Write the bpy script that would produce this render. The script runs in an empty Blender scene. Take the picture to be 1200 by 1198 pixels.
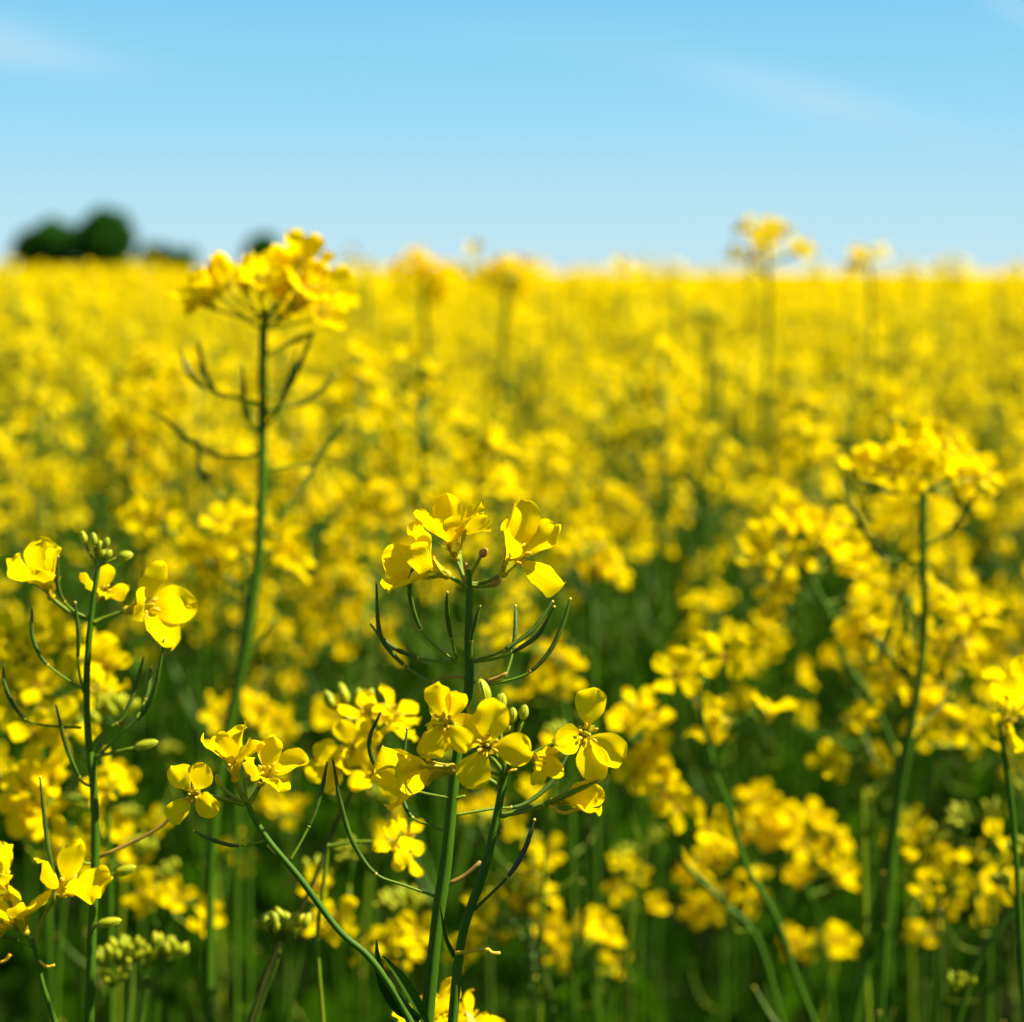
import bpy, math
import numpy as np

# ---------------------------------------------------------------- camera, sky, sun, exposure
SC = bpy.context.scene
COL = SC.collection
H = 1.25                      # camera height (m)
F = 2500.0                    # focal length in photo pixels (photo 1200 x 1198)
PITCH = math.atan((599 - 320) / F)
FOCUS = 0.60

cam_d = bpy.data.cameras.new('camera')
cam = bpy.data.objects.new('camera', cam_d)
COL.objects.link(cam)
cam.location = (0, 0, H)
cam.rotation_euler = (math.pi / 2 - PITCH, 0, 0)
cam_d.sensor_fit = 'HORIZONTAL'
cam_d.sensor_width = 36
cam_d.lens = 36 * F / 1200
cam_d.clip_start = 0.02
cam_d.clip_end = 6000
cam_d.dof.use_dof = True
cam_d.dof.focus_distance = FOCUS
cam_d.dof.aperture_fstop = 10.8
SC.camera = cam

SUN_EL, SUN_AZ = math.radians(52), math.radians(91)     # azimuth clockwise from +Y
sun_d = bpy.data.lights.new('sun', 'SUN')
sun_d.energy = 5.0
sun_d.angle = math.radians(0.5)
sun_d.color = (1.0, 0.955, 0.88)
sun = bpy.data.objects.new('sun', sun_d)
COL.objects.link(sun)
sun.rotation_euler = (math.pi / 2 - SUN_EL, 0, math.pi - SUN_AZ)
sun.location = (8, 3, 12)

SC.render.engine = 'CYCLES'
SC.cycles.use_denoising = True
SC.cycles.max_bounces = 8
SC.cycles.diffuse_bounces = 5
SC.cycles.transmission_bounces = 6
SC.cycles.glossy_bounces = 2
SC.view_settings.view_transform = 'Standard'
SC.view_settings.look = 'None'
SC.view_settings.gamma = 1
SC.view_settings.exposure = 1.4

world = bpy.data.worlds.new('World')
SC.world = world
world.use_nodes = True
nt = world.node_tree
nt.nodes.clear()
def N(tree, typ, **kw):
    n = tree.nodes.new(typ)
    for k, v in kw.items():
        setattr(n, k, v)
    return n
wout = N(nt, 'ShaderNodeOutputWorld')
wbg = N(nt, 'ShaderNodeBackground')
sky = N(nt, 'ShaderNodeTexSky', sky_type='NISHITA', sun_disc=False)
sky.sun_elevation = SUN_EL
sky.sun_rotation = SUN_AZ
sky.altitude = 200
sky.air_density = 1.0
sky.dust_density = 0.2
sky.ozone_density = 3.0
tc = N(nt, 'ShaderNodeTexCoord')
sep = N(nt, 'ShaderNodeSeparateXYZ')
nt.links.new(tc.outputs['Generated'], sep.inputs[0])
# the clean blue of the photo's sky, deepening with elevation, blended over the physical sky
ramp = N(nt, 'ShaderNodeValToRGB')
cr = ramp.color_ramp
SKYK = 8.0
stops = [(0.0, (0.505, 0.745, 0.87)), (0.03, (0.435, 0.725, 0.87)), (0.07, (0.295, 0.665, 0.875)),
         (0.125, (0.185, 0.575, 0.86)), (0.35, (0.055, 0.22, 0.42)), (1.0, (0.025, 0.09, 0.20))]
while len(cr.elements) < len(stops):
    cr.elements.new(0.5)
for e, (p, c) in zip(cr.elements, stops):
    e.position = p
    e.color = (*c, 1)
nt.links.new(sep.outputs['Z'], ramp.inputs[0])
scl = N(nt, 'ShaderNodeVectorMath', operation='SCALE')
scl.inputs['Scale'].default_value = SKYK
nt.links.new(ramp.outputs[0], scl.inputs[0])
mixs = N(nt, 'ShaderNodeMix', data_type='RGBA')
mixs.inputs[0].default_value = 0.92
nt.links.new(sky.outputs[0], mixs.inputs[6])
nt.links.new(scl.outputs[0], mixs.inputs[7])
# thin cirrus: noise over the sky direction, stretched sideways
mp = N(nt, 'ShaderNodeMapping')
mp.inputs['Scale'].default_value = (3.0, 1.0, 22.0)
mp.inputs['Rotation'].default_value = (0, math.radians(9), 0)
mp.inputs['Location'].default_value = (1.7, 0, 0.9)
nt.links.new(tc.outputs['Generated'], mp.inputs[0])
cn = N(nt, 'ShaderNodeTexNoise')
cn.inputs['Scale'].default_value = 1.6
cn.inputs['Detail'].default_value = 5
cn.inputs['Roughness'].default_value = 0.55
cn.inputs['Distortion'].default_value = 0.6
nt.links.new(mp.outputs[0], cn.inputs['Vector'])
crm = N(nt, 'ShaderNodeMapRange')
crm.inputs[1].default_value = 0.50
crm.inputs[2].default_value = 0.80
crm.inputs[3].default_value = 0.0
crm.inputs[4].default_value = 0.42
nt.links.new(cn.outputs[0], crm.inputs[0])
def M(op, a, b=None, c=None):
    n = N(nt, 'ShaderNodeMath', operation=op)
    for i, x in enumerate((a, b, c)):
        if x is None:
            continue
        if isinstance(x, (int, float)):
            n.inputs[i].default_value = x
        else:
            nt.links.new(x, n.inputs[i])
    return n.outputs[0]
su = M('DIVIDE', sep.outputs['X'], M('MAXIMUM', sep.outputs['Y'], 0.05))
sv = M('DIVIDE', sep.outputs['Z'], M('MAXIMUM', sep.outputs['Y'], 0.05))
wisps = None
for u0, v0, ang, la, lb, k in [(-0.250, 0.110, -8, 0.045, 0.010, 1.0), (-0.215, 0.098, -5, 0.05, 0.006, 0.5), (0.115, 0.088, -16, 0.085, 0.008, 0.26),
                               (0.17, 0.072, -14, 0.06, 0.008, 0.22), (0.232, 0.120, -32, 0.022, 0.005, 0.7), (0.02, 0.104, -10, 0.05, 0.005, 0.2)]:
    ca, sa = math.cos(math.radians(ang)), math.sin(math.radians(ang))
    du, dv = M('SUBTRACT', su, u0), M('SUBTRACT', sv, v0)
    p_ = M('DIVIDE', M('ADD', M('MULTIPLY', du, ca), M('MULTIPLY', dv, sa)), la)
    q_ = M('DIVIDE', M('SUBTRACT', M('MULTIPLY', dv, ca), M('MULTIPLY', du, sa)), lb)
    g_ = M('MULTIPLY', M('EXPONENT', M('MULTIPLY', M('ADD', M('MULTIPLY', p_, p_), M('MULTIPLY', q_, q_)), -1.0)), k)
    wisps = g_ if wisps is None else M('ADD', wisps, g_)
cloud_f = M('MINIMUM', M('MULTIPLY', M('ADD', M('MULTIPLY', wisps, 1.0), 0.06), M('MULTIPLY_ADD', crm.outputs[0], 1.4, 0.40)), 0.8)
mixc = N(nt, 'ShaderNodeMix', data_type='RGBA')
mixc.inputs[7].default_value = (0.62 * SKYK, 0.80 * SKYK, 0.88 * SKYK, 1)
nt.links.new(cloud_f, mixc.inputs[0])
nt.links.new(mixs.outputs[2], mixc.inputs[6])
nt.links.new(mixc.outputs[2], wbg.inputs[0])
wbg.inputs[1].default_value = 0.05
nt.links.new(wbg.outputs[0], wout.inputs[0])

# ---------------------------------------------------------------- pixel -> world
ST, CT = math.sin(PITCH), math.cos(PITCH)
RIGHT = np.array([1.0, 0, 0])
UPC = np.array([0, ST, CT])
FWD = np.array([0, CT, -ST])
CAM = np.array([0, 0, H])
def at(px, py, D):
    return CAM + D * FWD + (px - 600) / F * D * RIGHT - (py - 599) / F * D * UPC
def pix(p):
    d = np.asarray(p) - CAM
    D = d @ FWD
    return 600 + F * (d @ RIGHT) / D, 599 - F * (d @ UPC) / D, D
def unit(v):
    v = np.asarray(v, float)
    return v / (np.linalg.norm(v) + 1e-12)
rng = np.random.default_rng(11)
def U(a, b):
    return float(rng.uniform(a, b))

# ---------------------------------------------------------------- materials
def new_mat(name):
    m = bpy.data.materials.new(name)
    m.use_nodes = True
    t = m.node_tree
    t.nodes.clear()
    return m, t
def leafy(name, c1, c2, transl, tcol, rough=0.5, spec=0.3, scale=60.0, island=0.0, veins=False, bump=0.0):
    """diffuse + translucent plant tissue; colour wanders between c1 and c2 with noise and from piece to piece"""
    m, t = new_mat(name)
    out = N(t, 'ShaderNodeOutputMaterial')
    pb = N(t, 'ShaderNodeBsdfPrincipled')
    pb.inputs['Roughness'].default_value = rough
    pb.inputs['Specular IOR Level'].default_value = spec
    geo = N(t, 'ShaderNodeNewGeometry')
    tcd = N(t, 'ShaderNodeTexCoord')
    oi = N(t, 'ShaderNodeObjectInfo')
    no = N(t, 'ShaderNodeTexNoise')
    no.inputs['Scale'].default_value = scale
    no.inputs['Detail'].default_value = 3
    t.links.new(tcd.outputs['Object'], no.inputs['Vector'])
    # factor = noise + island/object randomness
    a1 = N(t, 'ShaderNodeMath', operation='MULTIPLY_ADD')
    a1.inputs[1].default_value = island
    t.links.new(geo.outputs['Random Per Island'], a1.inputs[0])
    mr = N(t, 'ShaderNodeMapRange')
    mr.inputs[1].default_value = 0.3
    mr.inputs[2].default_value = 0.7
    mr.inputs[4].default_value = 1.0 - island
    t.links.new(no.outputs[0], mr.inputs[0])
    t.links.new(mr.outputs[0], a1.inputs[2])
    mx = N(t, 'ShaderNodeMix', data_type='RGBA')
    mx.inputs[6].default_value = (*c1, 1)
    mx.inputs[7].default_value = (*c2, 1)
    t.links.new(a1.outputs[0], mx.inputs[0])
    t.links.new(mx.outputs[2], pb.inputs['Base Color'])
    if veins:
        uv = N(t, 'ShaderNodeUVMap')
        vm = N(t, 'ShaderNodeMapping')
        vm.inputs['Scale'].default_value = (26.0, 2.2, 1.0)
        t.links.new(uv.outputs[0], vm.inputs[0])
        vn = N(t, 'ShaderNodeTexNoise')
        vn.inputs['Scale'].default_value = 1.0
        vn.inputs['Detail'].default_value = 2
        t.links.new(vm.outputs[0], vn.inputs['Vector'])
        bp = N(t, 'ShaderNodeBump')
        bp.inputs['Strength'].default_value = 0.28
        bp.inputs['Distance'].default_value = 0.0007
        t.links.new(vn.outputs[0], bp.inputs['Height'])
        t.links.new(bp.outputs[0], pb.inputs['Normal'])
    elif bump:
        bp = N(t, 'ShaderNodeBump')
        bp.inputs['Strength'].default_value = bump
        bp.inputs['Distance'].default_value = 0.001
        t.links.new(no.outputs[0], bp.inputs['Height'])
        t.links.new(bp.outputs[0], pb.inputs['Normal'])
    if transl > 0:
        tr = N(t, 'ShaderNodeBsdfTranslucent')
        tr.inputs[0].default_value = (*tcol, 1)
        ms = N(t, 'ShaderNodeMixShader')
        ms.inputs[0].default_value = transl
        t.links.new(pb.outputs[0], ms.inputs[1])
        t.links.new(tr.outputs[0], ms.inputs[2])
        t.links.new(ms.outputs[0], out.inputs[0])
    else:
        t.links.new(pb.outputs[0], out.inputs[0])
    return m
M_PETAL = leafy('petal', (0.87, 0.625, 0.0004), (0.91, 0.72, 0.0010), 0.50, (0.95, 0.69, 0.0004), 0.7, 0.0, 90, 0.4, veins=True)
M_SEPAL = leafy('sepal', (0.42, 0.38, 0.006), (0.66, 0.48, 0.005), 0.3, (0.5, 0.5, 0.01), 0.5, 0.25, 200, 0.3)
M_BUD = leafy('bud', (0.17, 0.25, 0.006), (0.48, 0.45, 0.008), 0.15, (0.4, 0.42, 0.005), 0.5, 0.15, 300, 0.6)
M_STEM = leafy('stem', (0.028, 0.078, 0.002), (0.060, 0.130, 0.003), 0.0, (0, 0, 0), 0.5, 0.12, 40, 0.3, bump=0.15)
M_PEDI = leafy('pedicel', (0.085, 0.150, 0.003), (0.17, 0.215, 0.004), 0.0, (0, 0, 0), 0.5, 0.15, 80, 0.3)
M_POD = leafy('pod', (0.034, 0.072, 0.003), (0.08, 0.125, 0.005), 0.0, (0, 0, 0), 0.5, 0.18, 120, 0.3)
M_TIP = leafy('pod_tip', (0.45, 0.36, 0.03), (0.55, 0.40, 0.05), 0.0, (0, 0, 0), 0.6, 0.2, 300, 0.3)
M_DRY = leafy('dry_stalk', (0.16, 0.085, 0.02), (0.45, 0.27, 0.03), 0.0, (0, 0, 0), 0.7, 0.2, 260, 0.3)
M_DARK = leafy('dark_stalk', (0.05, 0.045, 0.006), (0.07, 0.085, 0.008), 0.0, (0, 0, 0), 0.6, 0.1, 60, 0.2)
M_STAMEN = leafy('stamen', (0.80, 0.50, 0.02), (0.75, 0.42, 0.01), 0.2, (0.8, 0.5, 0.01), 0.6, 0.2, 300, 0.4)
M_LEAF = leafy('leaf', (0.008, 0.030, 0.0004), (0.020, 0.055, 0.0006), 0.2, (0.025, 0.075, 0.0004), 0.8, 0.0, 30, 0.4)
M_GRASS = leafy('grass', (0.004, 0.020, 0.0002), (0.030, 0.095, 0.0008), 0.25, (0.026, 0.11, 0.0004), 0.8, 0.0, 6, 0.6)
M_TREE = leafy('tree_leaf', (0.014, 0.062, 0.010), (0.040, 0.125, 0.014), 0.25, (0.05, 0.17, 0.01), 0.8, 0.0, 0.6, 0.5)
M_BARK = leafy('bark', (0.06, 0.045, 0.03), (0.12, 0.09, 0.06), 0.0, (0, 0, 0), 0.9, 0.1, 3.0, 0.1, bump=0.5)
M_FAR = leafy('far_canopy', (0.24, 0.170, 0.0006), (0.15, 0.120, 0.001), 0.0, (0, 0, 0), 1.0, 0.0, 0.35, 0.0, bump=0.0)

# ---------------------------------------------------------------- mesh building with numpy
class MB:
    def __init__(self):
        self.v, self.q, self.m, self.uv, self.n = [], [], [], [], 0
    def add(self, verts, quads, mat=0, uv=None):
        verts = np.asarray(verts, float).reshape(-1, 3)
        quads = np.asarray(quads, np.int64).reshape(-1, 4)
        self.v.append(verts)
        self.q.append(quads + self.n)
        self.m.append(np.full(len(quads), mat, np.int32) if np.isscalar(mat) else np.asarray(mat, np.int32))
        self.uv.append(np.zeros((len(verts), 2)) if uv is None else np.asarray(uv, float))
        self.n += len(verts)
        return self
    def arr(self):
        return (np.concatenate(self.v), np.concatenate(self.q), np.concatenate(self.m), np.concatenate(self.uv))
    def xf(self, R, t, s=1.0):
        """a transformed copy"""
        o = MB()
        v, q, m, uv = self.arr()
        o.add((v * s) @ np.asarray(R).T + t, q, m, uv)
        return o
    def merge(self, other, matmap=None):
        v, q, m, uv = other.arr()
        if matmap is not None:
            m = np.asarray(matmap)[m]
        return self.add(v, q, m, uv)
    def mesh(self, name, mats, origin=(0, 0, 0)):
        v, q, m, uv = self.arr()
        v = v - np.asarray(origin)
        me = bpy.data.meshes.new(name)
        me.vertices.add(len(v))
        me.vertices.foreach_set('co', v.astype(np.float32).ravel())
        me.loops.add(len(q) * 4)
        me.loops.foreach_set('vertex_index', q.astype(np.int32).ravel())
        me.polygons.add(len(q))
        me.polygons.foreach_set('loop_start', np.arange(0, len(q) * 4, 4, dtype=np.int32))
        me.polygons.foreach_set('loop_total', np.full(len(q), 4, np.int32))
        me.polygons.foreach_set('material_index', m)
        me.polygons.foreach_set('use_smooth', np.ones(len(q), bool))
        ul = me.uv_layers.new(name='UVMap')
        ul.data.foreach_set('uv', uv[q.ravel()].astype(np.float32).ravel())
        for mt in mats:
            me.materials.append(mt)
        me.update(calc_edges=True)
        return me
def link(name, me, parent=None, loc=None, rot=None, scale=None):
    o = bpy.data.objects.new(name, me)
    COL.objects.link(o)
    if parent is not None:
        o.parent = parent
    if loc is not None:
        o.location = loc
    if rot is not None:
        o.rotation_euler = rot
    if scale is not None:
        o.scale = (scale,) * 3
    return o
def build(mb, name, mats, parent=None):
    return link(name, mb.mesh(name, mats, np.array(parent.location) if parent is not None else (0, 0, 0)), parent)
def thing(name, label, cat, loc, group=None):
    o = bpy.data.objects.new(name, None)
    COL.objects.link(o)
    o.location = loc
    o.empty_display_size = 0.05
    o['label'] = label
    o['category'] = cat
    if group:
        o['group'] = group
    return o

def grid_quads(nu, nv):
    i = np.arange(nv - 1)[:, None] * nu + np.arange(nu - 1)[None, :]
    i = i.ravel()
    return np.stack([i, i + 1, i + nu + 1, i + nu], 1)
def spline(pts, n):
    """Catmull-Rom through the points, n samples"""
    p = np.asarray(pts, float)
    if len(p) == 2:
        return p[0] + (p[1] - p[0]) * np.linspace(0, 1, n)[:, None]
    p = np.vstack([2 * p[0] - p[1], p, 2 * p[-1] - p[-2]])
    k = len(p) - 3
    t = np.linspace(0, k - 1e-9, n)
    i = t.astype(int)
    f = (t - i)[:, None]
    a, b, c, d = p[i], p[i + 1], p[i + 2], p[i + 3]
    return 0.5 * (2 * b + (c - a) * f + (2 * a - 5 * b + 4 * c - d) * f ** 2 + (3 * b - a - 3 * c + d) * f ** 3)
def tube(path, rad, k=6, cap=True, ridge=0.0):
    p = np.asarray(path, float)
    r = np.broadcast_to(np.asarray(rad, float), (len(p),)).copy()
    if cap:
        d0, d1 = unit(p[0] - p[1]), unit(p[-1] - p[-2])
        p = np.vstack([p[0] + d0 * r[0] * 0.4, p, p[-1] + d1 * r[-1] * 0.4])
        r = np.concatenate([[r[0] * 0.02], r, [r[-1] * 0.02]])
    tg = np.gradient(p, axis=0)
    if cap:
        tg[0], tg[-1] = tg[1], tg[-2]
    tg /= np.linalg.norm(tg, axis=1)[:, None] + 1e-12
    ref = np.array([0, 0, 1.0]) if abs(tg[0][2]) < 0.8 else np.array([1.0, 0, 0])
    n = unit(np.cross(tg[0], ref))
    ns = []
    for t in tg:
        n = unit(n - t * (n @ t))
        ns.append(n)
    ns = np.array(ns)
    bs = np.cross(tg, ns)
    a = np.linspace(0, 2 * np.pi, k, endpoint=False)
    v = p[:, None, :] + (r[:, None] * (1 + ridge * np.cos(a * k / 3))[None])[:, :, None] * (np.cos(a)[None, :, None] * ns[:, None, :] + np.sin(a)[None, :, None] * bs[:, None, :])
    i = np.arange(len(p) - 1)[:, None] * k
    j = np.arange(k)[None, :]
    jn = (j + 1) % k
    q = np.stack([i + j, i + jn, i + k + jn, i + k + j], -1).reshape(-1, 4)
    return v.reshape(-1, 3), q
def ellipsoid(c, axis, L, R, k=6, n=7, sharp=1.0):
    axis = unit(axis)
    s = np.linspace(0.02, 0.98, n)
    r = R * np.sqrt(np.maximum(0, 1 - (2 * s - 1) ** 2)) * (1 - 0.35 * sharp * np.maximum(0, s - 0.5))
    return tube(np.asarray(c) + axis * (s[:, None] - 0.5) * L, r, k)
def frame(z, up=None, roll=0.0):
    """columns x,y,z; x is `up` projected square to z, turned by roll about z (towards the right as seen from the tip)"""
    z = unit(z)
    up = np.array([0, 0, 1.0]) if up is None else np.asarray(up)
    x = up - z * (up @ z)
    if np.linalg.norm(x) < 1e-3:
        x = np.array([0, 1.0, 0]) - z * z[1]
    x = unit(x)
    y = np.cross(z, x)
    c, s = math.cos(roll), math.sin(roll)
    return np.stack([c * x - s * y, s * x + c * y, z], 1)
def eul(R):
    import mathutils
    return mathutils.Matrix(R.tolist()).to_euler()

# ---------------------------------------------------------------- the flower
def petal(r, open_deg, nu=9, nv=18, W=0.0098, L=0.0165, wild=1.0):
    """one clawed petal: rises along z, bends out along x, rounded crinkled blade. Root at the origin."""
    W = W * r.uniform(0.74, 1.04)
    s = 1 - (1 - np.linspace(0, 1, nv)) ** 2.0
    claw = 0.30
    a0 = math.radians(6 + r.uniform(-3, 4))
    a1 = math.radians(open_deg)
    a2 = a1 + math.radians(r.uniform(-28, 42) * wild)
    e = np.clip((s - 0.18) / 0.34, 0, 1)
    e = e * e * (3 - 2 * e)
    th = a0 + (a1 - a0) * e + (a2 - a1) * np.clip((s - 0.55) / 0.45, 0, 1) ** 1.5
    ds = np.diff(s, prepend=0) * L
    x = np.cumsum(np.sin(th) * ds)
    z = np.cumsum(np.cos(th) * ds)
    t = np.clip((s - claw) / (1 - claw), 0, 1)
    rise = np.sin(np.pi / 2 * np.clip(t / 0.58, 0, 1)) ** 0.85
    fall = np.sqrt(np.maximum(0.0, 1 - (np.clip(t - 0.52, 0, 1) / 0.4805) ** (2.3 + r.uniform(-0.2, 0.6))))
    w = np.maximum(0.0007 * (1 - t), W / 2 * rise * fall)
    w = np.maximum(w, 0.00012)
    u = np.linspace(-1, 1, nu)
    cup = r.uniform(-0.35, 0.55) * wild
    tw = math.radians(r.uniform(-22, 22)) * wild
    ph = r.uniform(0, 6.28, 4)
    amp = r.uniform(0.0006, 0.0014) * wild
    uu, ss = np.meshgrid(u, s)
    ww = w[:, None]
    nx, nz = -np.cos(th)[:, None], np.sin(th)[:, None]      # inward/up normal
    lift = cup * ww * uu ** 2 + t[:, None] * amp * (
        np.sin(5.5 * ss + 2.6 * uu + ph[0]) * 0.8 + np.sin(13 * ss + ph[1]) * np.abs(uu) ** 1.5 * 0.9
        + np.sin(7 * uu + 3 * ss + ph[2]) * 0.45 * np.abs(uu) + np.sin(16 * uu + ph[3]) * 0.25 * t[:, None] ** 4)
    fa, fo = r.uniform(-0.9, 0.9), r.uniform(-0.5, 0.5)
    lift += wild * r.choice([-1, 1]) * r.uniform(0.0008, 0.0028) * t[:, None] * np.abs(uu - fo + fa * (ss - 0.6))      # one soft fold across the blade
    lift += wild * 0.00042 * t[:, None] ** 1.5 * np.abs(uu) ** 2.5 * (np.sin(21 * ss + 3 * np.sign(uu) + ph[2]) + 0.6 * np.sin(37 * ss + ph[0] + uu))
    lift += np.sin(tw) * uu * ww * t[:, None]
    lift -= 0.0005 * np.exp(-(uu / 0.16) ** 2) * t[:, None] * (1 - 0.5 * t[:, None])   # midrib crease
    notch = 1 - 0.035 * np.exp(-(uu / 0.25) ** 2) * t[:, None] ** 6
    X = x[:, None] * notch + nx * lift
    Z = z[:, None] * notch + nz * lift
    Y = uu * ww * (1 + 0.05 * np.sin(9 * ss + ph[1]))
    v = np.stack([X + 0.0008, Y, Z], -1).reshape(-1, 3)
    uv = np.stack([(uu + 1) / 2, ss], -1).reshape(-1, 2)
    return v, grid_quads(nu, nv), uv
def rotz(a):
    c, s = math.cos(a), math.sin(a)
    return np.array([[c, -s, 0], [s, c, 0], [0, 0, 1.0]])
def sepals(mb, r, mat, op=40, n=7, nu=3):
    for k in range(4):
        s = np.linspace(0, 1, n)
        a = math.radians(op + r.uniform(-15, 12))
        th = np.clip(s * 2.5, 0, 1) * a
        L = 0.0066
        x = np.cumsum(np.sin(th)) * L / n
        z = np.cumsum(np.cos(th)) * L / n
        w = 0.0013 * np.sin(np.pi * (0.15 + 0.83 * s)) ** 0.6
        u = np.linspace(-1, 1, nu)
        X = x[:, None] - 0.0003 * (u[None] ** 2)
        v = np.stack(np.broadcast_arrays(X + 0.0009, u[None] * w[:, None], z[:, None]), -1).reshape(-1, 3)
        mb.add(v @ rotz(math.radians(45 + 90 * k)).T, grid_quads(nu, n), mat)
def stamens(mb, r, mf, ma, k=5):
    for j in range(6):
        a = math.radians(60 * j + r.uniform(-12, 12))
        h = 0.0075 if j % 3 else 0.0055
        tip = np.array([math.cos(a) * 0.0026, math.sin(a) * 0.0026, h])
        p = spline([[math.cos(a) * 0.0008, math.sin(a) * 0.0008, 0], [math.cos(a) * 0.0015, math.sin(a) * 0.0015, h * 0.6], tip], 5)
        mb.add(*tube(p, 0.00022, 4), mf)
        mb.add(*ellipsoid(tip, [math.cos(a), math.sin(a), 0.8], 0.0021, 0.00055, k, 5), ma)
def flower_var(seed, nu, nv, op, full=True, wild=1.0):
    """a whole flower in one mesh (0 petal, 1 sepal, 2 stamen); receptacle at the origin, axis z"""
    r = np.random.default_rng(seed)
    mb = MB()
    for k in range(4):
        v, q, uv = petal(r, op + r.uniform(-18, 14), nu, nv, wild=wild)
        mb.add(v @ rotz(math.radians(90 * k + r.uniform(-16, 16))).T, q, 0, uv)
    if full:
        sepals(mb, r, 1, 34 + 10 * r.random(), 4 if nv < 10 else 7)
        stamens(mb, r, 1, 2, 4)
    return mb
FL_MATS = [M_PETAL, M_SEPAL, M_STAMEN]
OPS = [78, 62, 88, 50, 70, 36, 82, 58, 92, 66, 44, 75, 85, 55]
FLV = [flower_var(100 + i, 7, 11, OPS[i]) for i in range(14)]
FLV_ME = [f.mesh('flower', FL_MATS) for f in FLV]

def pod_mb(pts, r0, k=6, n=18, joint=0.42, tipmat=2):
    """pedicel then pod: polyline of world points; joint = where the pedicel ends along it (0..1)"""
    mb = MB()
    p = spline(pts, n * 2)
    nj = max(3, int(joint * n * 2))
    mb.add(*tube(p[:nj + 1], np.linspace(r0 * 0.62, r0 * 0.50, nj + 1), k), 0)
    q = p[nj:]
    s = np.linspace(0, 1, len(q))
    rad = r0 * (0.72 + 0.28 * np.sin(np.pi * np.clip(s * 1.1, 0, 1))) * (1 + 0.05 * np.sin(s * 40))
    rad = np.where(s > 0.80, r0 * (0.78 - 1.9 * (s - 0.80)), rad)
    mb.add(*tube(q, np.maximum(rad, r0 * 0.36), k), 1)
    d = unit(q[-1] - q[-2])
    mb.add(*ellipsoid(q[-1] + d * r0 * 0.3, d, r0 * 1.3, r0 * 0.62, k, 5), tipmat)
    mb.add(*ellipsoid(q[0], unit(q[1] - q[0]), r0 * 1.5, r0 * 0.82, k, 5), tipmat)
    return mb
POD_MATS = [M_PEDI, M_POD, M_TIP]

# ---------------------------------------------------------------- racemes for the field
def leaf_mb(L, W, seed, n=8, nu=5):
    r = np.random.default_rng(seed)
    s = np.linspace(0, 1, n)
    w = W / 2 * np.sin(np.pi * (0.06 + 0.92 * s ** 0.8)) ** 0.8
    th = math.radians(r.uniform(20, 45)) + s * math.radians(r.uniform(20, 80))
    x = np.cumsum(np.sin(th)) * L / n
    z = np.cumsum(np.cos(th)) * L / n
    u = np.linspace(-1, 1, nu)
    uu, ss = np.meshgrid(u, s)
    ph = r.uniform(0, 6, 2)
    lift = 0.25 * np.abs(uu) * w[:, None] + 0.06 * W * np.sin(12 * ss + ph[0]) * uu
    v = np.stack([x[:, None] - np.cos(th)[:, None] * lift, uu * w[:, None] * (1 + 0.12 * np.sin(17 * ss + ph[1])), z[:, None] + np.sin(th)[:, None] * lift], -1)
    mb = MB()
    mb.add(v.reshape(-1, 3), grid_quads(nu, n), 0)
    return mb
LEAF_ME = [leaf_mb(U(0.10, 0.17), U(0.025, 0.045), 40 + i).mesh('leaf', [M_LEAF]) for i in range(6)]

def raceme_layout(r, nfl, spread=0.060):
    """flowers (base, axis, scale), buds and pods of one raceme; tip of the stalk at the origin, z up"""
    fl, buds, pods = [], [], []
    for i in range(nfl):
        f = i / max(1, nfl - 1)
        a = i * 2.399 + r.uniform(-0.5, 0.5)
        h0 = -0.002 - spread * f ** 1.1
        el = math.radians(62 - 44 * f + r.uniform(-10, 10))
        ln = 0.012 + 0.019 * f + r.uniform(-0.004, 0.005)
        d = np.array([math.cos(a) * math.cos(el), math.sin(a) * math.cos(el), math.sin(el)])
        fl.append((np.array([0, 0, h0]), np.array([0, 0, h0]) + d * ln, unit(d + np.array([0, 0, r.uniform(-0.1, 0.5)]) + r.normal(0, 0.12, 3)), r.uniform(0.70, 1.0)))
    for i in range(9):
        a = i * 2.399
        rr = 0.0016 + 0.0055 * math.sqrt(i / 9)
        buds.append((np.array([math.cos(a) * rr, math.sin(a) * rr, 0.010 - 0.5 * rr]), np.array([math.cos(a) * 0.5, math.sin(a) * 0.5, 1.0]), r.uniform(0.0042, 0.0068)))
    for i in range(int(r.integers(7, 13))):
        a = i * 2.399 + r.uniform(-0.4, 0.4)
        h0 = -0.070 - 0.012 * i - r.uniform(0, 0.008)
        pods.append((a, h0, r.uniform(0.014, 0.020), r.uniform(0.022, 0.040)))
    return fl, buds, pods
def pod_pts(a, h0, l1, l2, r):
    e = math.radians(r.uniform(5, 30))
    d = np.array([math.cos(a), math.sin(a), 0])
    p0 = np.array([0, 0, h0])
    p1 = p0 + d * l1 * math.cos(e) + np.array([0, 0, l1 * math.sin(e)])
    e2 = math.radians(r.uniform(35, 75))
    p2 = p1 + (d * math.cos(e2) + np.array([0, 0, math.sin(e2)])) * l2 * 0.5
    p3 = p2 + (d * math.cos(e2 + 0.3) + np.array([0, 0, math.sin(e2 + 0.3)])) * l2 * 0.5
    return [p0, p1, p2, p3]
def flower_lo(seed, nu, nv, op):
    return flower_var(seed, nu, nv, op, full=False, wild=0.8)
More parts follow.
